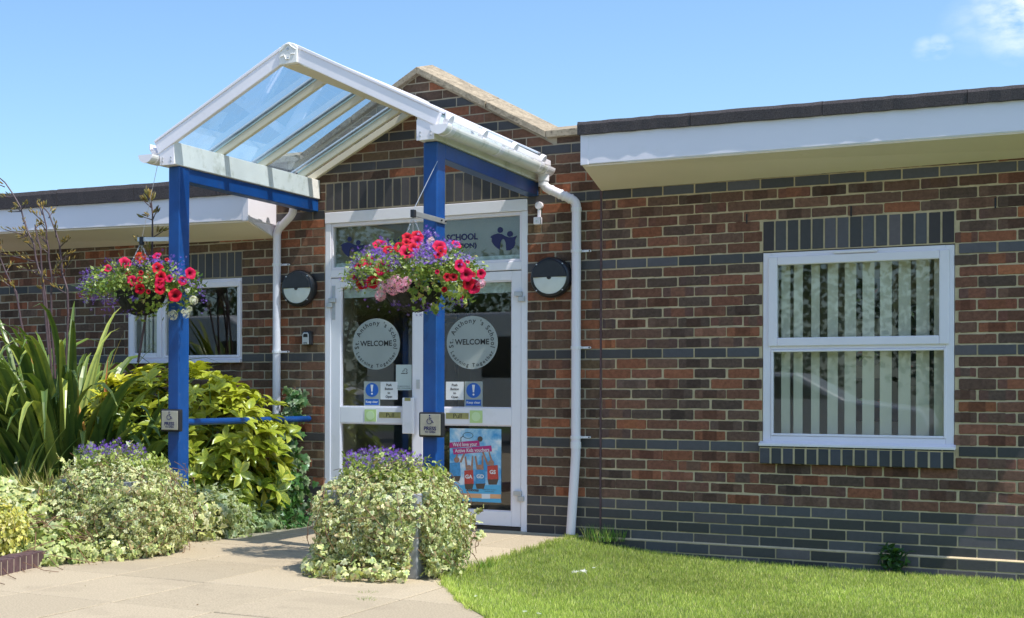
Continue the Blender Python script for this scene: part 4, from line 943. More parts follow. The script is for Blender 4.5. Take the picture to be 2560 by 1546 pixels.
tuftgrass('grass_tuft', 'longer grass tuft at the wall foot between the right downpipe and the lawn', (.05, -.08, -.01), .15, 260, .12, GC)
tuftgrass('grass_tuft', 'small grass tuft growing in the paving joint in front of the right planter', (-.21, -3.72, -.005), .05, 45, .022, GC, .10, spread=1.5)
tuftgrass('grass_tuft', 'tiny grass tuft in the paving near the lawn corner', (-.10, -3.98, -.005), .05, 50, .028, GC, .08, spread=1)
tuftgrass('grass_tuft', 'low grass at the edge where the paving meets the lawn near the right planter', (-.12, -2.25, .0), .09, 160, .06, GC, .06)
# weed at the wall foot
t_ = thing('weed', 'dark leafy weed growing against the foot of the wall under the right window', 'weed', (1.98, -.08, -.11))
n = 90; a = RNG.random(n)*6.283; e = RNG.random(n); P = np.stack([1.98+.09*np.cos(a)*e, -.09+.04*np.sin(a)*e, -.10+.14*RNG.random(n)], 1)
scatter('leaves', 'lance', P, rv(n)+[0, -.5, .8], rv(n)+[0, 0, .6], .05+.03*RNG.random(n), pick([(.03, .08, .02), (.05, .12, .03)], n), pick([(.05, .12, .03)], n), 'leaf', t_)
# fallen petals / daisies on the lawn
for i, (x, y, lab) in enumerate(((.369, -1.862, 'white petals scattered on the lawn, the largest cluster nearest the path'), (.40, -1.76, 'white petals scattered on the lawn, right one of the close pair'), (.40, -1.56, 'small white petals on the lawn behind the close pair'), (.359, -3.60, 'lone white daisy at the lawn corner near the paving'), (.687, -3.77, 'white daisy in the front lawn, left of its neighbour'), (.748, -3.74, 'white daisy in the front lawn, right of its neighbour'))):
    t_ = thing('daisy', lab, 'daisy', (x, y, lz(x, y)), 'white flowers dotted on the lawn')
    n = 6 if i < 2 else 3; s_ = .020 if i < 2 else .010; P = np.stack([x+RNG.normal(0, s_*.7, n), y+RNG.normal(0, s_*.7, n), np.full(n, lz(x, y)+.032)], 1)
    scatter('petals', 'floret', P, rv(n, .3)+[0, -.3, 1], rv(n), np.full(n, s_), pick([(.8, .8, .75)], n, jit=.05), pick([(.82, .82, .82)], n, jit=.03), 'petal', t_)
# ------------------------------------------------------------------ ivy
IVC = [(.20, .30, .11), (.12, .22, .07), (.32, .38, .16), (.42, .42, .18)]; IVR = [(.82, .78, .38), (.86, .80, .46), (.68, .74, .26), (.46, .27, .15), (.74, .76, .52)]
def superpts(n, c, hs, p=3.0, zmin=-9, taper=0, lump=.05, seed=0):
    d = RNG.normal(0, 1, (n, 3)); d /= np.linalg.norm(d, axis=1, keepdims=True)
    k = (np.abs(d)**p).sum(1)**(-1/p); s = d*k[:, None]
    nr = np.sign(s)*np.abs(s)**(p-1); nr /= np.linalg.norm(nr, axis=1, keepdims=True)
    q = s*np.array(hs); nr = nr/np.array(hs); nr /= np.linalg.norm(nr, axis=1, keepdims=True)
    if taper:
        f = 1-taper*np.clip(s[:, 2], 0, 1)**1.5; q[:, 0] *= f; q[:, 1] *= f
    l = np.sin(q[:, 0]*13+seed)*np.sin(q[:, 1]*11+seed*2)*np.sin(q[:, 2]*14+seed*3)+.6*np.sin(q[:, 0]*27+seed)*np.sin(q[:, 2]*25+q[:, 1]*21)
    q = q+nr*(l*lump)[:, None]+np.array(c)
    ok = q[:, 2] > zmin; return q[ok], nr[ok]
def ivybush(name, parent, n, c, hs, size, ca, cb, pca=None, pcb=None, depth=.05, p=3, taper=0, lump=.05, seed=1, zmin=.0, cut=None, mat='leaf', kind='ivy', droop=1.0, tilt=.55, asp=1.0, jit=.15):
    q, nr = superpts(n, c, hs, p, zmin, taper, lump, seed)
    if cut is not None: k_ = cut(q); q, nr = q[k_], nr[k_]
    m = len(q); q = q-nr*(RNG.random((m, 1))*depth)+rv(m, .006)
    Nn = nr+rv(m, tilt); Dd = rv(m, .6)+np.array([0, 0, -droop])+nr*.35
    return scatter(name, kind, q, Nn, Dd, size*(.6+.7*RNG.random(m)), pick(ca, m, pca, jit), pick(cb, m, pcb, jit), mat, parent, asp)
def stems(parent, n, c, hs, r=.0022, ln=.16, mat='wood_stem', p=3, zmin=.02, out=.006):
    q, nr = superpts(n, c, hs, p, zmin); b = MB()
    for a, nn in zip(q, nr):
        a = Vector(a+nn*out); d = Vector(np.cross(nn, RNG.normal(0, 1, 3))).normalized(); d = (d+Vector((0, 0, -.5))).normalized(); k = ln*(.5+random.random()); s_ = Vector(nn)
        b.tube([a, a+d*k*.35+s_*.012, a+d*k*.7+s_*random.uniform(-.01, .02), a+d*k+s_*.0], r, 4, cap=False)
    return b.build('stems', mat, parent)
def lobelia(parent, c, r, n, zc, up=.10, name='lobelia', col=((.14, .03, .46), (.20, .06, .60), (.28, .10, .64)), size=.013):
    a = RNG.random(n)*6.283; rr = np.sqrt(RNG.random(n)); x = c[0]+r[0]*rr*np.cos(a); y = c[1]+r[1]*rr*np.sin(a); z = zc+up*RNG.random(n)**1.3*(1-.4*rr)
    P = np.stack([x, y, z], 1); b = MB()
    for i in range(0, n, 2):
        b.tube([(c[0]+(x[i]-c[0])*.6, c[1]+(y[i]-c[1])*.6, zc-.05), (x[i], y[i], z[i])], .0012, 3, cap=False)
    b.build(name+'_stems', 'green_stem', parent)
    o = scatter(name, 'floret', P, rv(n, .6)+[.2, -1, .5], rv(n), size*(.7+.6*RNG.random(n)), pick([(.26, .12, .62)], n), pick(col, n), 'petal', parent); o['kind'] = 'stuff'
    m = n; P = P+rv(m, .02)-[0, 0, .03]; scatter('small_leaves', 'small', P, rv(m), rv(m)+[0, 0, .4], .020+.012*RNG.random(m), pick([(.14, .24, .04), (.24, .32, .05)], m), pick([(.2, .3, .05), (.34, .38, .08)], m), 'leaf', parent)
def planter(cx, cy, label, sd):
    t_ = thing('ivy_planter', label, 'planter', (cx, cy, 0), 'ivy-covered planters in front of the blue posts')
    hb = .285; b = MB(); h_ = .50
    b.hexa([(cx-hb, cy-hb, 0), (cx+hb, cy-hb, 0), (cx+hb, cy+hb, 0), (cx-hb, cy+hb, 0)], [(cx-hb-.01, cy-hb-.01, h_), (cx+hb+.01, cy-hb-.01, h_), (cx+hb+.01, cy+hb+.01, h_), (cx-hb-.01, cy+hb+.01, h_)])
    b.build('box', 'planter_grey', t_, bevel=.006)
    def cut(q):      # the bare corner of the box shows between the two curtains of ivy
        dx = q[:, 0]-(cx+hb); dy = q[:, 1]-(cy-hb); side = dx*.83+dy*.55          # across the view of the corner
        lim = .035+.05*np.clip((.42-q[:, 2])/.42, 0, 1)
        bare = (dx > -.14) & (dy < .14) & (np.abs(side-.012) < lim) & (q[:, 2] < (.30 if sd > 0 else .0)+.10*np.sin(q[:, 0]*40))
        return ~bare
    ivybush('ivy', t_, 23000, (cx, cy, .295), (.437, .445, .35), .0265, IVC, IVR, [.4, .3, .2, .1], [.33, .25, .2, .12, .10], depth=.13, p=3.4, taper=.24, lump=.042, seed=sd+3, cut=cut, tilt=.7)
    ivybush('ivy_skirt', t_, 1700, (cx-.02, cy-.09, .05), (.44, .52, .13), .040, IVC, IVR, None, [.30, .2, .35, .05, .10], depth=.10, p=2.6, lump=.03, seed=2, cut=cut)
    stems(t_, 170, (cx, cy, .30), (.45, .45, .34), p=3.4, ln=.13)
    ivybush('top_leaves', t_, 900, (cx, cy+.03, .615), (.30, .28, .08), .035, [(.22, .32, .06)], [(.42, .48, .10), (.5, .5, .15)], depth=.05, lump=.02, kind='small', zmin=.5)
    lobelia(t_, (cx-.06, cy), (.26, .19), 560, .62, .17)
    n = 0; P = []; Dv = []; b = MB()          # stray shoots
    q, nr = superpts(90, (cx, cy, .30), (.46, .46, .35), 3.0, .08, .24)
    for a_, n_ in list(zip(q, nr))[:34]:
        a = Vector(a_); d = (Vector(n_)*.8+Vector((random.gauss(0, .5), random.gauss(0, .5), random.gauss(.1, .5)))).normalized(); l_ = random.uniform(.04, .12); pts = [a, a+d*l_*.5, a+d*l_+Vector((0, 0, -.02))]; b.tube(pts, .0016, 4, cap=False)
        for t in (.35, .6, .8, 1): P.append(tuple(a+d*l_*t)); Dv.append(tuple(d+Vector((random.gauss(0, .6), random.gauss(0, .6), random.gauss(0, .6)))))
    b.build('stray_shoots', 'wood_stem', t_); m = len(P)
    scatter('shoot_leaves', 'ivy', np.array(P), rv(m)+[0, -.5, .6], np.array(Dv), .026+.02*RNG.random(m), pick(IVC, m), pick(IVR, m), 'leaf', t_)
    return t_
planter(-.485, -2.78, 'square grey planter smothered in variegated ivy with purple lobelia, beside the lawn', 1)
planter(-2.46, -2.84, 'square planter smothered in variegated ivy with purple lobelia, at the left bed', -1)
# ivy mounds and other bed plants
t_ = thing('ivy_mound', 'low mound of variegated ivy spilling over the brick edging at the left', 'ivy', (-3.1, -3.2, 0))
LC = [(.15, .25, .07), (.22, .32, .12), (.30, .36, .16)]; LR = [(.72, .68, .28), (.58, .62, .18), (.76, .72, .42)]
ivybush('ivy', t_, 5200, (-3.25, -3.15, .05), (.78, .80, .40), .062, LC, LR, None, None, depth=.16, p=2.3, lump=.06, seed=4)
ivybush('ivy_trails', t_, 1100, (-2.66, -3.55, .04), (.40, .32, .20), .055, LC, [(.60, .60, .24), (.50, .56, .16)], None, None, depth=.08, p=2.2, lump=.04, seed=5)
stems(t_, 120, (-2.75, -3.5, .05), (.45, .45, .24), p=2.3, ln=.3, r=.003)
b = MB()
for k in range(9):
    a = Vector((-2.46+random.uniform(-.1, .06), -3.7-random.random()*.8, .03)); d = Vector((random.uniform(.0, .35), random.uniform(-.5, .1), 0)); b.tube([a, a+d*.4+Vector((0, 0, .03)), a+d*.9+Vector((0, 0, -.018)), a+d*1.2+Vector((0, 0, -.022))], .0025, 4, cap=False)
b.build('runners', 'wood_stem', t_)
t_ = thing('ivy_mound', 'low mound of variegated ivy beside the foot of the left blue post', 'ivy', (-2.5, -1.5, 0))
ivybush('ivy', t_, 2600, (-2.56, -1.62, .06), (.34, .52, .33), .050, IVC, [(.72, .68, .30), (.74, .72, .46), (.6, .64, .2)], None, None, depth=.12, p=2.3, lump=.05, seed=6)
ivybush('ivy_tail', t_, 900, (-2.46, -1.0, .03), (.20, .30, .16), .050, IVC, [(.5, .55, .25), (.4, .5, .2)], None, None, depth=.08, p=2.2, lump=.04, seed=7)
t_ = thing('golden_shrub', 'small golden-yellow leaved shrub at the far left edge of the bed', 'shrub', (-2.85, -3.88, 0))
p = W(14, 1225, Y=-3.95); ivybush('foliage', t_, 2600, (p[0]-.16, -3.88, .20), (.26, .22, .24), .032, [(.50, .46, .07), (.42, .46, .10)], [(.66, .58, .11), (.58, .58, .16), (.70, .62, .30)], None, None, depth=.12, p=2.2, lump=.05, kind='small', seed=8, asp=1.2)
t_ = thing('sedge_tuft', 'arching straw-green grass tuft behind the ivy at the left', 'grass tuft', (-3.1, -2.6, .3))
p = W(120, 1200, Y=-2.55); n = 260; a = RNG.random(n)*6.283
P = np.stack([p[0]+.22*np.cos(a)*RNG.random(n), -2.55+.18*np.sin(a)*RNG.random(n), np.full(n, .25)], 1); Dd = np.stack([np.cos(a)*.9, np.sin(a)*.9, np.ones(n)*1.0], 1)+rv(n, .2)
scatter('blades', 'blade', P, rv(n), Dd, .20+.17*RNG.random(n), pick([(.34, .36, .10), (.45, .38, .14)], n), pick([(.55, .46, .2), (.44, .46, .12)], n), 'grass', t_, aspect=.035)
# climbing ivy at the wall
t_ = thing('climbing_ivy', 'ivy climbing the bricks beside the left downpipe', 'ivy', (-2.55, -.1, 0))
n = 420; z = RNG.random(n)**.8*1.12; cxv = -2.585+.05*np.sin(z*7)+(1.1-z)*.03; P = np.stack([cxv+RNG.normal(0, .045+.03*(1-z/1.1)), -.05-RNG.random(n)*.10, z], 1)
scatter('ivy', 'ivy', P, rv(n, .5)+[.3, -1, .3], rv(n, .5)+[0, 0, -1], .045+.035*RNG.random(n), pick([(.05, .13, .03), (.08, .17, .05)], n), pick([(.34, .42, .16), (.10, .20, .05), (.5, .52, .3)], n), 'glossleaf', t_)
b = MB(); b.tube([(-2.60, -.03, 0), (-2.57, -.03, .3), (-2.61, -.03, .6), (-2.56, -.03, .9), (-2.58, -.03, 1.14)], .006, 5); b.build('stem', 'wood_stem', t_)
t_ = thing('ivy_bush', 'glossy dark green ivy bush at the foot of the wall left of the doors', 'ivy', (-2.6, -.4, 0))
ivybush('ivy', t_, 2600, (-2.66, -.42, .15), (.30, .34, .38), .050, [(.05, .12, .02), (.07, .17, .03), (.10, .20, .04)], [(.07, .18, .03), (.12, .24, .05), (.55, .56, .24)], None, [.5, .36, .14], depth=.14, p=2.3, lump=.06, seed=9, mat='glossleaf')
ivybush('ivy_tail', t_, 500, (-2.44, -.55, .02), (.22, .40, .07), .045, [(.05, .14, .03)], [(.08, .2, .05), (.4, .45, .2)], None, [.7, .3], depth=.05, p=2.2, lump=.02, seed=10, mat='glossleaf')
p = W(622, 1210, Y=-.75); t_ = thing('slate_pot', 'small dark slate-blue pot half hidden in the ivy left of the doors', 'pot', (p[0], -.72, 0))
b = MB(); b.hexa([(p[0]-.05, -.80, 0), (p[0]+.05, -.80, 0), (p[0]+.05, -.68, 0), (p[0]-.05, -.68, 0)], [(p[0]-.065, -.815, .22), (p[0]+.065, -.815, .22), (p[0]+.065, -.665, .22), (p[0]-.065, -.665, .22)]); b.build('pot', 'teal', t_, bevel=.006)
# ------------------------------------------------------------------ spotted laurel
t_ = thing('spotted_laurel', 'large yellow-spotted laurel shrub between the flax and the left downpipe', 'shrub', (-3.1, -.8, 0))
def rosettes(c, hs, n, size, bright, zmin, seed, cut=None):
    q, nr = superpts(n, c, hs, 2.4, zmin, 0, .07, seed)
    if cut is not None: k_ = cut(q); q, nr = q[k_], nr[k_]
    m = len(q); q = q-nr*RNG.random((m, 1))**2*.22; L_ = 7
    ax = nr*.8+np.array([0, 0, .75])+rv(m, .25); ax /= np.linalg.norm(ax, axis=1, keepdims=True)
    Pp = np.repeat(q, L_, 0); Ax = np.repeat(ax, L_, 0); ph = np.tile(np.arange(L_)*2.4, m)+np.repeat(RNG.random(m)*6.28, L_)
    t1 = np.cross(Ax, [0.3, .2, 1]); t1 /= np.linalg.norm(t1, axis=1, keepdims=True); t2 = np.cross(Ax, t1)
    rad = t1*np.cos(ph)[:, None]+t2*np.sin(ph)[:, None]; lvl = np.tile(np.arange(L_)/L_, m)[:, None]
    Dd = rad*(1.0-.45*lvl)+Ax*(.55+.9*lvl)+np.array([0, 0, -.10])*(1-lvl); Nn = Ax*1.0-rad*.35+rv(m*L_, .15)
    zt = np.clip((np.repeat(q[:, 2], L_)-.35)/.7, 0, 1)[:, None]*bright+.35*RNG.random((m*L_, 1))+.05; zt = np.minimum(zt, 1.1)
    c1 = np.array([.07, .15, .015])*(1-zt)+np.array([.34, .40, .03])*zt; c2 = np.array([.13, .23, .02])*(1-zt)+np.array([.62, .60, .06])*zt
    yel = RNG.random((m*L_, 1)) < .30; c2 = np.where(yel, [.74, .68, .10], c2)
    return Pp, Nn, Dd, size*(.65+.5*RNG.random(m*L_)), np.clip(c1, 0, 1), np.clip(c2, 0, 1)
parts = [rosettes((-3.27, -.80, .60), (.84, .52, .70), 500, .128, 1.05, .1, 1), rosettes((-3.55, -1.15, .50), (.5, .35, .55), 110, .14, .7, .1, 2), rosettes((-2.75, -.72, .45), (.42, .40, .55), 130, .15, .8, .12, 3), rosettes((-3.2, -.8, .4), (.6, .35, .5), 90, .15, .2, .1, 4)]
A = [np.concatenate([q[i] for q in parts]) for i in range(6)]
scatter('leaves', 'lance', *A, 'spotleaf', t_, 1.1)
b = MB()
for k in range(34):
    a = Vector((-3.2+random.gauss(0, .25), -.8+random.gauss(0, .15), 0)); e = Vector((-3.2+random.uniform(-.8, .75), -.8+random.uniform(-.45, .4), random.uniform(.5, 1.2))); b.tube([a, a.lerp(e, .5)+Vector((0, 0, .1)), e], [.012, .009, .005], 5)
b.build('branches', 'green_stem', t_)
# ------------------------------------------------------------------ flax
fx = thing('flax_plant', 'big clump of sword-leaved flax with tall dark flower stalks, left of the canopy', 'flax', (-4.0, -1.45, 0))
V = []; F = []; Cc = []
def strap(base, az_, el, ln, wd, curl, col, tip=None):
    n = 13; p = Vector(base); d = Vector((math.cos(az_)*math.cos(el), math.sin(az_)*math.cos(el), math.sin(el))); side = Vector((-math.sin(az_), math.cos(az_), 0)); s0 = len(V)
    tw = random.gauss(0, .35)
    for i in range(n+1):
        t = i/n; w_ = wd*(min(1, .55+t*1.6))*(1-max(0, (t-.5)/.5)**1.7*.96)
        up = side.cross(d).normalized()
        if up.z < 0: up = -up
        sd = (side*math.cos(tw*t)+up*math.sin(tw*t))
        fold = .32*w_*(1-t*.6)
        k = 1+.18*random.random(); cc = [c*k for c in col]; ed = (min(1, cc[0]*1.6+.03), min(1, cc[1]*1.35+.03), cc[2]*1.2)
        for q, c in ((-sd*w_/2, ed), (-up*fold, cc), (sd*w_/2, ed)): V.append(tuple(p+q)); Cc.append(c)
        p = p+d*(ln/n); ax = side
        d = (d+Vector((0, 0, -1))*curl*(t**2.6)*.30+Vector((math.cos(az_), math.sin(az_), 0))*.025).normalized()
    for i in range(n):
        a = s0+i*3; F.extend([(a, a+1, a+4, a+3), (a+1, a+2, a+5, a+4)])
FC = [(.065, .115, .028), (.085, .15, .035), (.05, .095, .025), (.12, .19, .045), (.20, .26, .06)]
for k in range(330):
    a = random.uniform(0, 6.283); r = random.random()**.6*.36; bx0 = -3.95+r*math.cos(a)*1.75; by0 = -1.45+r*math.sin(a)*.9
    el = math.radians(random.uniform(56, 87)); strap((bx0, by0, .02), a+random.gauss(0, .4), el, random.uniform(1.35, 2.15)*(.66 if math.cos(a) > .55 else 1), random.uniform(.060, .095), random.uniform(1.2, 5.5), random.choice(FC))
for k in range(46):     # lower splayed leaves
    a = random.uniform(-1.2, 2.0) if k % 2 else random.uniform(0, 6.28); strap((-4.0+.35*math.cos(a), -1.45+.3*math.sin(a), .02), a, math.radians(random.uniform(40, 68)), random.uniform(.8, 1.25), random.uniform(.05, .08), random.uniform(1.8, 5), random.choice(FC))
for k in range(26):     # second fan nearer the camera at the frame edge
    a = random.uniform(0, 6.28); strap((-3.75+.1*math.cos(a), -2.45+.1*math.sin(a), .02), a, math.radians(random.uniform(55, 85)), random.uniform(.6, 1.1), random.uniform(.03, .05), random.uniform(.5, 1.8), random.choice(FC[1:]))
meshobj('leaves', V, F, 'glossleaf', fx, Cc)
V = []; F = []; Cc = []
for k in range(9): strap((-3.9+random.uniform(-.2, .3), -1.5+random.uniform(-.2, .2), .3), random.uniform(0, 6.28), math.radians(random.uniform(70, 88)), random.uniform(1.0, 1.4), .03, .2, random.choice([(.5, .26, .05), (.42, .34, .08), (.38, .14, .05)]))
meshobj('old_leaves', V, F, 'leaf', fx, Cc)
S4 = 4.928
def sp(x, y, Y): p = W(x/S4*.9625, (440+y/S4)*.9625, Y=Y); return Vector(p)
ST = [([(0, 30), (60, 80), (150, 210), (250, 380), (290, 530), (340, 680), (420, 850), (440, 1000), (470, 1130), (520, 1250), (560, 1470), (600, 1900), (640, 2500)], -1.45),
      ([(520, 420), (545, 520), (570, 620), (575, 780), (600, 900), (600, 1020), (640, 1250), (630, 1470), (640, 1900), (680, 2500)], -1.35),
      ([(520, 370), (600, 460), (640, 570), (690, 700), (730, 830), (750, 1000), (770, 1200), (830, 1400), (840, 1700), (800, 2500)], -1.3),
      ([(0, 1000), (60, 1160), (130, 1310), (200, 1430), (260, 1800), (420, 2500)], -1.55),
      ([(430, 600), (460, 760), (500, 900), (510, 1100), (530, 1400), (600, 2200)], -1.5),
      ([(1865, 330), (1880, 480), (1878, 700), (1875, 980), (1850, 1400), (1700, 2300)], -1.75)]
PD = [[(60, 260), (120, 440), (200, 370), (340, 345), (250, 560), (100, 670), (280, 650), (260, 770), (300, 810), (100, 970), (180, 990), (320, 1030), (300, 1150), (10, 110)], [(460, 330), (460, 450), (600, 590), (520, 690), (520, 880), (420, 1200), (450, 700), (720, 1090)], [(530, 370), (600, 430), (730, 590), (820, 820), (860, 790), (700, 1040), (880, 1030), (690, 1210), (840, 950), (720, 1370)], [(40, 830), (60, 1080), (180, 1350), (40, 1290)], [(430, 600), (560, 1210), (520, 1390), (410, 740)], [(1830, 240), (1800, 310), (1870, 270), (1950, 450), (1770, 510), (1990, 680), (1700, 790), (1850, 855)]]
for (pts, Y), pods in zip(ST, PD):
    PP = [sp(x, y, Y) for x, y in pts]; m = len(PP); b = MB(); b.tube(PP, [.005+.006*i/m for i in range(m)], 7); br = MB()
    so_ = None; pb = MB()
    for (x, y) in pods:
        c = sp(x, y, Y); c.y += random.gauss(0, .05); nr_ = min(PP, key=lambda q: (q-c+Vector((0, 0, .05))).length)
        tip = c; b.tube([nr_-Vector((0, 0, .04)), nr_.lerp(tip, .5)-Vector((0, 0, .02)), tip], [.005, .004, .003], 5, cap=False)
        out_ = (tip-nr_); out_ = out_.normalized() if out_.length > .02 else Vector((0, 0, 1))
        for k in range(9):
            t = k/8; o = nr_.lerp(tip, .35+.75*t)+Vector((random.gauss(0, .008), random.gauss(0, .012), random.gauss(0, .008)))
            d = (out_*.7+Vector((random.gauss(0, .3), random.gauss(0, .35), .55+random.gauss(0, .2)))).normalized(); l_ = random.uniform(.028, .05)*(1.5 if Y < -1.7 else 1)
            rr = .0045*(1.6 if Y < -1.7 else 1.1); col = random.choice([(.30, .20, .045), (.22, .20, .05), (.42, .28, .06), (.16, .13, .05)])
            pb.tube([o, o+d*l_*.35, o+d*l_*.7, o+d*l_], [.001, rr, rr*.9, .0008], 5, col, cap=False)
    st = b.build('flower_stalk', 'flax_stalk', fx); pb.build('seed_pods', 'leaf', st, usecol=True)
# ------------------------------------------------------------------ hanging baskets
def petunia_mesh(name, inner, outer):
    n = 20; V = [(0, 0, -.45)]; Cc = [tuple(x*.18 for x in inner)]; F = []
    for j, (r, z, k) in enumerate(((.16, -.34, 0), (.45, -.06, .5), (.80, .04, .9), (1.0, .0, 1))):
        for i in range(n):
            a = 2*math.pi*i/n; lob = 1-.10*abs(math.cos(2.5*a))*(j > 1); ruf = .09*math.sin(5*a+j)*(j > 1)+.04*math.sin(11*a)*(j > 2)
            V.append((r*lob*math.cos(a), r*lob*math.sin(a), z+ruf)); c = [inner[q]*(1-k)+outer[q]*k for q in range(3)]
            if j == 0: c = [x*.3 for x in c]
            vein = 1-.15*(i % 4 == 0); Cc.append(tuple(x*vein for x in c))
    for i in range(n): F.append((0, 1+i, 1+(i+1) % n))
    for j in range(3):
        for i in range(n): F.append((1+j*n+i, 1+(j+1)*n+i, 1+(j+1)*n+(i+1) % n, 1+j*n+(i+1) % n))
    me = bpy.data.meshes.new(name); me.from_pydata(V, [], F); me.materials.append(MAT['petal'])
    ca = me.color_attributes.new('Col', 'FLOAT_COLOR', 'POINT'); a = np.ones((len(V), 4), np.float32); a[:, :3] = Cc; ca.data.foreach_set('color', a.ravel())
    me.polygons.foreach_set('use_smooth', [True]*len(me.polygons)); me.update(); return me
PM = {'red': petunia_mesh('petunia', (.30, .004, .012), (.66, .008, .035)), 'crimson': petunia_mesh('petunia', (.35, .005, .03), (.70, .012, .09)), 'deep': petunia_mesh('petunia', (.20, .003, .01), (.45, .006, .02)), 'pink': petunia_mesh('petunia', (.55, .05, .22), (.85, .30, .50))}
def pom(name, parent, c, r, cols, n=46):
    d = RNG.normal(0, 1, (n, 3)); d /= np.linalg.norm(d, axis=1, keepdims=True)
    return scatter(name, 'floret', np.array(c)+d*r*.85, d+rv(n, .2), rv(n), np.full(n, r*.42), pick(cols, n, jit=.08), pick(cols, n, jit=.08), 'petal', parent)
def basket(name, label, cx, cy, tipz, rimz, hs, cz, crop, blooms, poms, lob, seed):
    t_ = thing('hanging_basket', label, 'hanging basket', (cx, cy, rimz-.17), 'hanging baskets on the canopy posts')
    R_ = .185; b = MB(); n = 28; V = []; F = []; m = 9
    for j in range(m+1):
        a = math.pi/2*j/m
        for i in range(n): t = 2*math.pi*i/n; rr = R_*math.cos(a)*(1+.02*math.sin(t*9+j)); V.append((cx+rr*math.cos(t), cy+rr*math.sin(t), rimz-.175*math.sin(a)))
    for j in range(m):
        for i in range(n): F.append((j*n+i, j*n+(i+1) % n, (j+1)*n+(i+1) % n, (j+1)*n+i))
    F.append(tuple(range(n))); b.add(V, F); lin = b.build('liner', 'basket_liner', t_)
    b = MB()
    for k in range(12):
        t = 2*math.pi*k/12
        for sg in (.45, -.45): b.tube([(cx+(R_+.004)*math.cos(a)*math.cos(t+sg*a), cy+(R_+.004)*math.cos(a)*math.sin(t+sg*a), rimz-.18*math.sin(a)) for a in [math.pi/2*q/8 for q in range(8)]], .0018, 4, cap=False)
    b.tube([(cx+R_*math.cos(q*.2618), cy+R_*math.sin(q*.2618), rimz) for q in range(25)], .004, 6, cap=False); b.build('wire_frame', 'black', t_)
    for k in range(3):
        a = 2.0+2.094*k; e = Vector((cx+R_*.95*math.cos(a), cy+R_*.95*math.sin(a), rimz)); s0 = Vector((cx, cy, tipz)); b = MB(); L_ = (e-s0).length; nl = int(L_/.016); d = (e-s0).normalized(); o1 = d.orthogonal().normalized(); o2 = d.cross(o1)
        for q in range(nl):
            c = s0+d*(q+.5)*L_/nl; o = o1 if q % 2 else o2; b.tube([c+d*.010*math.cos(w_)+o*.0042*math.sin(w_) for w_ in [i*1.0472 for i in range(7)]], .0014, 4, cap=False)
        b.build('chain', 'alu', t_)
    GC_ = [(.12, .22, .03), (.18, .28, .04), (.26, .34, .06), (.10, .17, .03)]; GR = [(.24, .34, .06), (.38, .44, .10), (.16, .26, .05), (.30, .16, .09)]
    ivybush('foliage', t_, 4600, (cx, cy, cz), hs, .030, GC_, GR, None, [.4, .25, .25, .10], depth=.16, p=2.1, lump=.04, seed=seed, kind='small', droop=.1, tilt=.9, zmin=cz-hs[2]*.55, asp=1.2)
    ivybush('trailing_leaves', t_, 420, (cx+.10, cy-.02, cz-hs[2]*.55), (hs[0]*.75, hs[1]*.7, .17), .036, GC_, GR, None, [.4, .4, .15, .05], depth=.1, p=2.1, lump=.04, seed=seed+1, kind='ivy', droop=1, zmin=rimz-.25, cut=lambda q: (q[:, 0] > cx+.04) & (RNG.random(len(q)) < .9))
    b = MB(); q, nr = superpts(260, (cx, cy, cz), hs, 2.1, cz-hs[2]*.6)
    for a_, n_ in zip(q, nr):
        s0 = Vector((cx, cy, cz-.05)).lerp(Vector(a_), .45); b.tube([s0, Vector(a_)+Vector(n_)*random.uniform(.0, .05)], .0013, 3, cap=False)
    b.build('stems', 'green_stem', t_)
    ox, oy, sc = crop
    def surf(px, py, push=1.0):
        p = W((ox+px/sc)*.9625, (oy+py/sc)*.9625, Y=cy); rx = (p[0]-cx)/hs[0]; rz = (p[2]-cz)/hs[2]; dpt = math.sqrt(max(0.04, 1-rx*rx*.9-rz*rz*.7))*hs[1]*push
        tc_ = CAM-p; tc_ = tc_/np.linalg.norm(tc_); return Vector(p+tc_*dpt)
    tocam = Vector((.55, -.83, .0))
    for (px, py, r, kind) in blooms:
        p = surf(px, py); out_ = Vector(((p.x-cx)/hs[0], (p.y-cy)/hs[1], (p.z-cz)/hs[2])); d = (out_*.45+tocam*.75+Vector((random.gauss(0, .22), random.gauss(0, .22), .15+random.gauss(0, .15)))).normalized()
        o = bpy.data.objects.new('petunia', PM[kind]); C.objects.link(o); o.parent = t_; rad = r/sc*.00285*1.28
        o.rotation_mode = 'QUATERNION'; o.rotation_quaternion = d.to_track_quat('Z', 'Y') @ Matrix.Rotation(random.random()*6.28, 4, 'Z').to_quaternion(); o.location = p-Vector(t_.location); o.scale = (rad, rad, rad)
    for (px, py, r, cols) in poms:
        p = surf(px, py); pom('geranium_bloom', t_, p, r/sc*.00285*1.12, cols)
    P = []
    for (px, py, sx, sy, n_) in lob:
        for q in range(int(n_*1.9)):
            p = surf(px+random.gauss(0, sx), py+random.gauss(0, sy), random.uniform(.85, 1.12)); P.append(tuple(p))
    P = np.array(P); n_ = len(P); o = scatter('lobelia_flowers', 'floret', P, rv(n_, .5)+[.4, -.8, .4], rv(n_), .0125*(.6+.7*RNG.random(n_)), pick([(.26, .14, .6), (.6, .5, .75)], n_, [.8, .2]), pick([(.15, .035, .48), (.22, .07, .60), (.11, .02, .36), (.32, .12, .62)], n_), 'petal', t_); o['kind'] = 'stuff'
    return t_
WH = [(.80, .80, .70), (.78, .76, .62)]; PK_ = [(.85, .42, .60), (.80, .25, .48), (.88, .62, .72)]; OR = [(.80, .10, .04), (.75, .06, .04)]
R_ = 'red'; K_ = 'crimson'; D_ = 'deep'
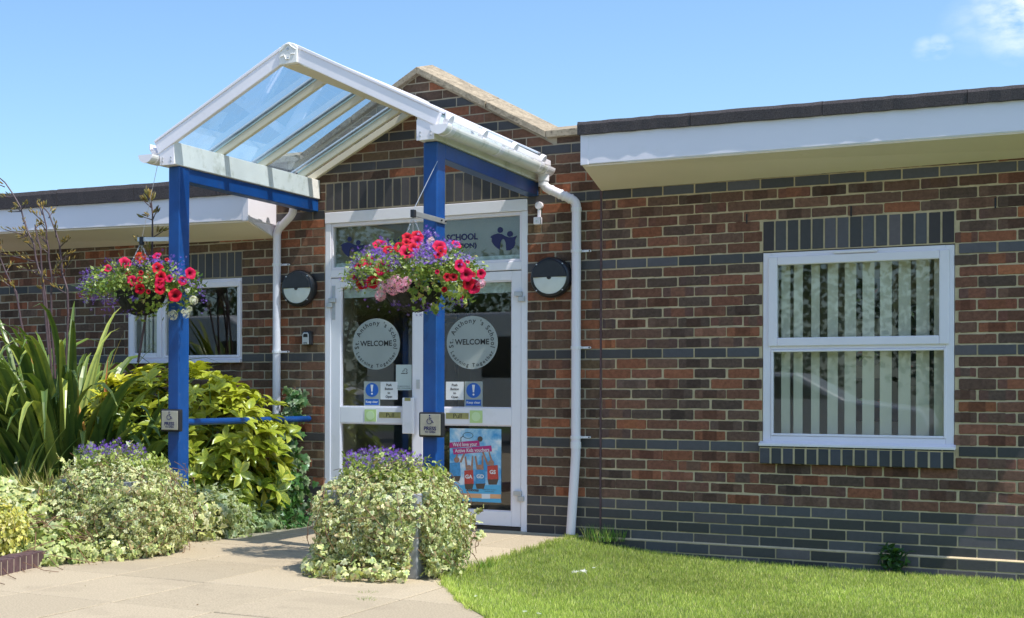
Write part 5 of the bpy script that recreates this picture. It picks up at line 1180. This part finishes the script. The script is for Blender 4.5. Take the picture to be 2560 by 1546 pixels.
basket('r', 'hanging basket of red and pink flowers on the right post in front of the doors', -.478, -2.475, 2.21, 1.775, (.44, .37, .185), 1.845, (840, 540, 5.314),
       [(580, 380, 70, K_), (690, 450, 48, R_), (945, 280, 52, R_), (1080, 270, 62, R_), (1075, 330, 60, K_), (940, 480, 78, K_), (1035, 425, 58, R_), (840, 415, 55, R_), (935, 345, 45, R_), (1380, 415, 72, K_), (1400, 470, 55, R_), (1350, 520, 38, R_), (1600, 378, 50, K_), (420, 600, 66, K_), (615, 695, 74, K_), (268, 810, 42, K_), (350, 910, 60, D_), (490, 880, 65, R_), (1650, 665, 64, K_), (1735, 780, 64, K_), (1480, 815, 42, D_), (1562, 815, 38, D_), (1760, 900, 62, R_), (1830, 940, 70, K_), (1930, 770, 48, K_), (290, 670, 34, K_), (1750, 610, 22, K_), (1440, 980, 28, D_), (1820, 780, 30, D_), (1345, 745, 22, K_), (1660, 1080, 26, K_)],
       [(640, 935, 74, PK_), (760, 965, 76, PK_), (880, 930, 74, PK_), (590, 1060, 66, PK_), (800, 865, 66, PK_), (940, 870, 52, PK_), (700, 890, 48, PK_), (1920, 895, 56, PK_), (580, 625, 46, PK_), (1262, 335, 46, [(.88, .66, .66), (.85, .5, .55)])],
       [(420, 520, 90, 50, 60), (720, 610, 70, 50, 60), (240, 700, 30, 60, 40), (1130, 500, 70, 70, 80), (1220, 230, 50, 30, 24), (1350, 560, 90, 50, 40), (1240, 400, 60, 50, 40), (1540, 390, 60, 40, 26), (560, 480, 90, 50, 50), (1700, 560, 70, 40, 24), (320, 830, 60, 60, 40), (650, 330, 40, 30, 14), (240, 930, 60, 50, 14), (900, 1190, 260, 60, 22), (1400, 350, 60, 40, 18), (1620, 1150, 70, 30, 10), (1210, 1200, 40, 40, 8), (120, 830, 30, 20, 10)], 12)
basket('l', 'hanging basket of red flowers with white blooms low at its right, on the left post', -2.812, -2.055, 2.20, 1.835, (.475, .37, .185), 1.885, (180, 450, 3.916),
       [(520, 810, 56, K_), (350, 865, 36, K_), (310, 890, 26, K_), (590, 985, 44, K_), (665, 980, 30, D_), (550, 925, 30, K_), (840, 865, 50, R_), (870, 950, 48, R_), (860, 1010, 44, K_), (862, 1068, 46, R_), (950, 968, 33, K_), (1008, 1130, 56, R_), (1082, 990, 38, K_), (1160, 915, 50, K_), (830, 742, 40, K_), (665, 1068, 44, R_), (748, 1095, 20, D_), (675, 910, 22, D_), (740, 945, 20, D_), (930, 780, 20, D_), (575, 1035, 18, D_)],
       [(670, 765, 58, OR), (985, 1325, 50, WH), (1190, 1180, 44, WH), (1130, 1085, 24, WH), (1120, 1315, 40, WH), (1150, 1265, 30, WH), (1090, 1290, 24, WH), (150, 1200, 15, WH)],
       [(170, 1000, 50, 50, 90), (260, 950, 60, 40, 60), (230, 1130, 60, 40, 60), (400, 830, 60, 30, 24), (350, 1180, 70, 30, 24), (820, 790, 50, 30, 34), (1000, 800, 40, 30, 20), (1040, 920, 50, 40, 30), (660, 800, 60, 30, 16), (1160, 1020, 40, 40, 14), (430, 1290, 90, 30, 16), (140, 1080, 30, 60, 40), (600, 1160, 20, 20, 6), (1270, 1150, 30, 60, 10)], 13)
# ------------------------------------------------------------------ what stands behind the photographer (seen mirrored in the glass)
def wheel(t_, x, y, r, s):
    w_ = MB(); w_.tube([(x, y-.11, r), (x, y+.11, r)], r, 24); o = w_.build('wheel', 'tyre', t_, bevel=.02); MB().tube([(x, y+.112*s, r), (x, y+.120*s, r)], r*.6, 18).build('hub', 'alu', o)
def vehicle(name, label, cat, x0, y0, prof, win, wd, mat, whs, r):
    t_ = thing(name, label, cat, (x0, y0, 0)); b = MB(); b.prism([(x0+p[0], p[1]) for p in prof], y0-wd/2, y0+wd/2); b.build('body', mat, t_, bevel=.06, segs=3)
    for wp in win:
        b = MB(); b.prism([(x0+p[0], p[1]) for p in wp], y0+wd/2-.01, y0+wd/2+.006); b.build('side_window', 'car_glass', t_)
    for x in whs: wheel(t_, x0+x, y0+wd/2-.13, r, 1); wheel(t_, x0+x, y0-wd/2+.13, r, -1)
vehicle('white_van', 'long white high-roofed van parked opposite the left window', 'van', -16.0, -15.2, [(0, .45), (6.4, .45), (6.75, .75), (6.6, 1.15), (5.6, 1.45), (4.9, 2.35), (4.5, 2.62), (.15, 2.62), (0, 2.4)], [[(4.35, 1.35), (5.35, 1.42), (4.8, 2.1), (4.35, 2.1)]], 2.0, 'car_white', (1.2, 5.4), .36)
vehicle('white_van', 'pale grey high-roofed van parked opposite the doors', 'van', -8.6, -15.4, [(0, .45), (5.0, .45), (5.3, .75), (5.1, 1.15), (4.4, 1.45), (3.7, 2.35), (3.3, 2.55), (.15, 2.55), (0, 2.4)], [[(3.2, 1.35), (4.15, 1.42), (3.6, 2.1), (3.2, 2.1)], [(2.3, 1.35), (2.9, 1.35), (2.9, 2.1), (2.3, 2.1)]], 1.9, 'car_silver', (1.0, 4.2), .36)
vehicle('silver_car', 'silver hatchback parked opposite the right window', 'car', -3.2, -15.0, [(0, .35), (4.1, .35), (4.2, .6), (4.1, .85), (3.0, 1.0), (2.3, 1.42), (.8, 1.45), (.2, 1.0), (0, .8)], [[(.75, 1.0), (1.55, 1.0), (1.55, 1.36), (.95, 1.36)], [(1.63, 1.0), (2.8, 1.0), (2.2, 1.35), (1.63, 1.36)]], 1.7, 'car_silver', (.8, 3.3), .31)
for k in range(9):
    x = -26+k*4.6+random.uniform(-.8, .8); y = -23+random.uniform(-1.5, 1.5); h_ = random.uniform(4.2, 6.4)
    t_ = thing('broadleaf_tree', 'broadleaf tree in the row across the car park, %s in the row' % ['first', 'second', 'third', 'fourth', 'fifth', 'sixth', 'seventh', 'eighth', 'ninth'][k], 'tree', (x, y, -.15), 'trees across the car park')
    b = MB(); b.tube([(x, y, -.15), (x+.1, y, h_*.4), (x, y, h_*.75)], [.2, .14, .06], 8); b.build('trunk', 'wood_stem', t_)
    ivybush('crown', t_, 5200, (x, y, h_*.55), (2.6, 2.0, h_*.48), .15, [(.05, .10, .02), (.07, .13, .03)], [(.09, .15, .03), (.05, .10, .02)], None, None, depth=1.1, p=2.2, lump=.3, seed=k, kind='small', droop=.2, tilt=.9, zmin=.2, asp=1.3)
MB().box(-40, 25, -30, -12.6, -.2, -.12).build('car_park', 'asphalt')['kind'] = 'structure'

n = 260; P = []
for k in range(n):
    if k % 3: x, y = -2.38+abs(random.gauss(0, .12)), random.uniform(-4.6, -.2)
    elif k % 2: x, y = -.22-abs(random.gauss(0, .08)), random.uniform(-3, -.1)
    else: x, y = random.uniform(-2.3, -.3), random.uniform(-5.5, -.2)
    P.append((x, y, .004))
o = scatter('leaf_litter', 'small', np.array(P), rv(n, .25)+[0, 0, 1], rv(n), .008+.012*RNG.random(n), pick([(.22, .14, .07), (.30, .22, .10), (.14, .16, .05)], n), pick([(.30, .20, .10)], n), 'leaf'); tag(o, 'dry leaf bits scattered over the paving slabs', kind='stuff')
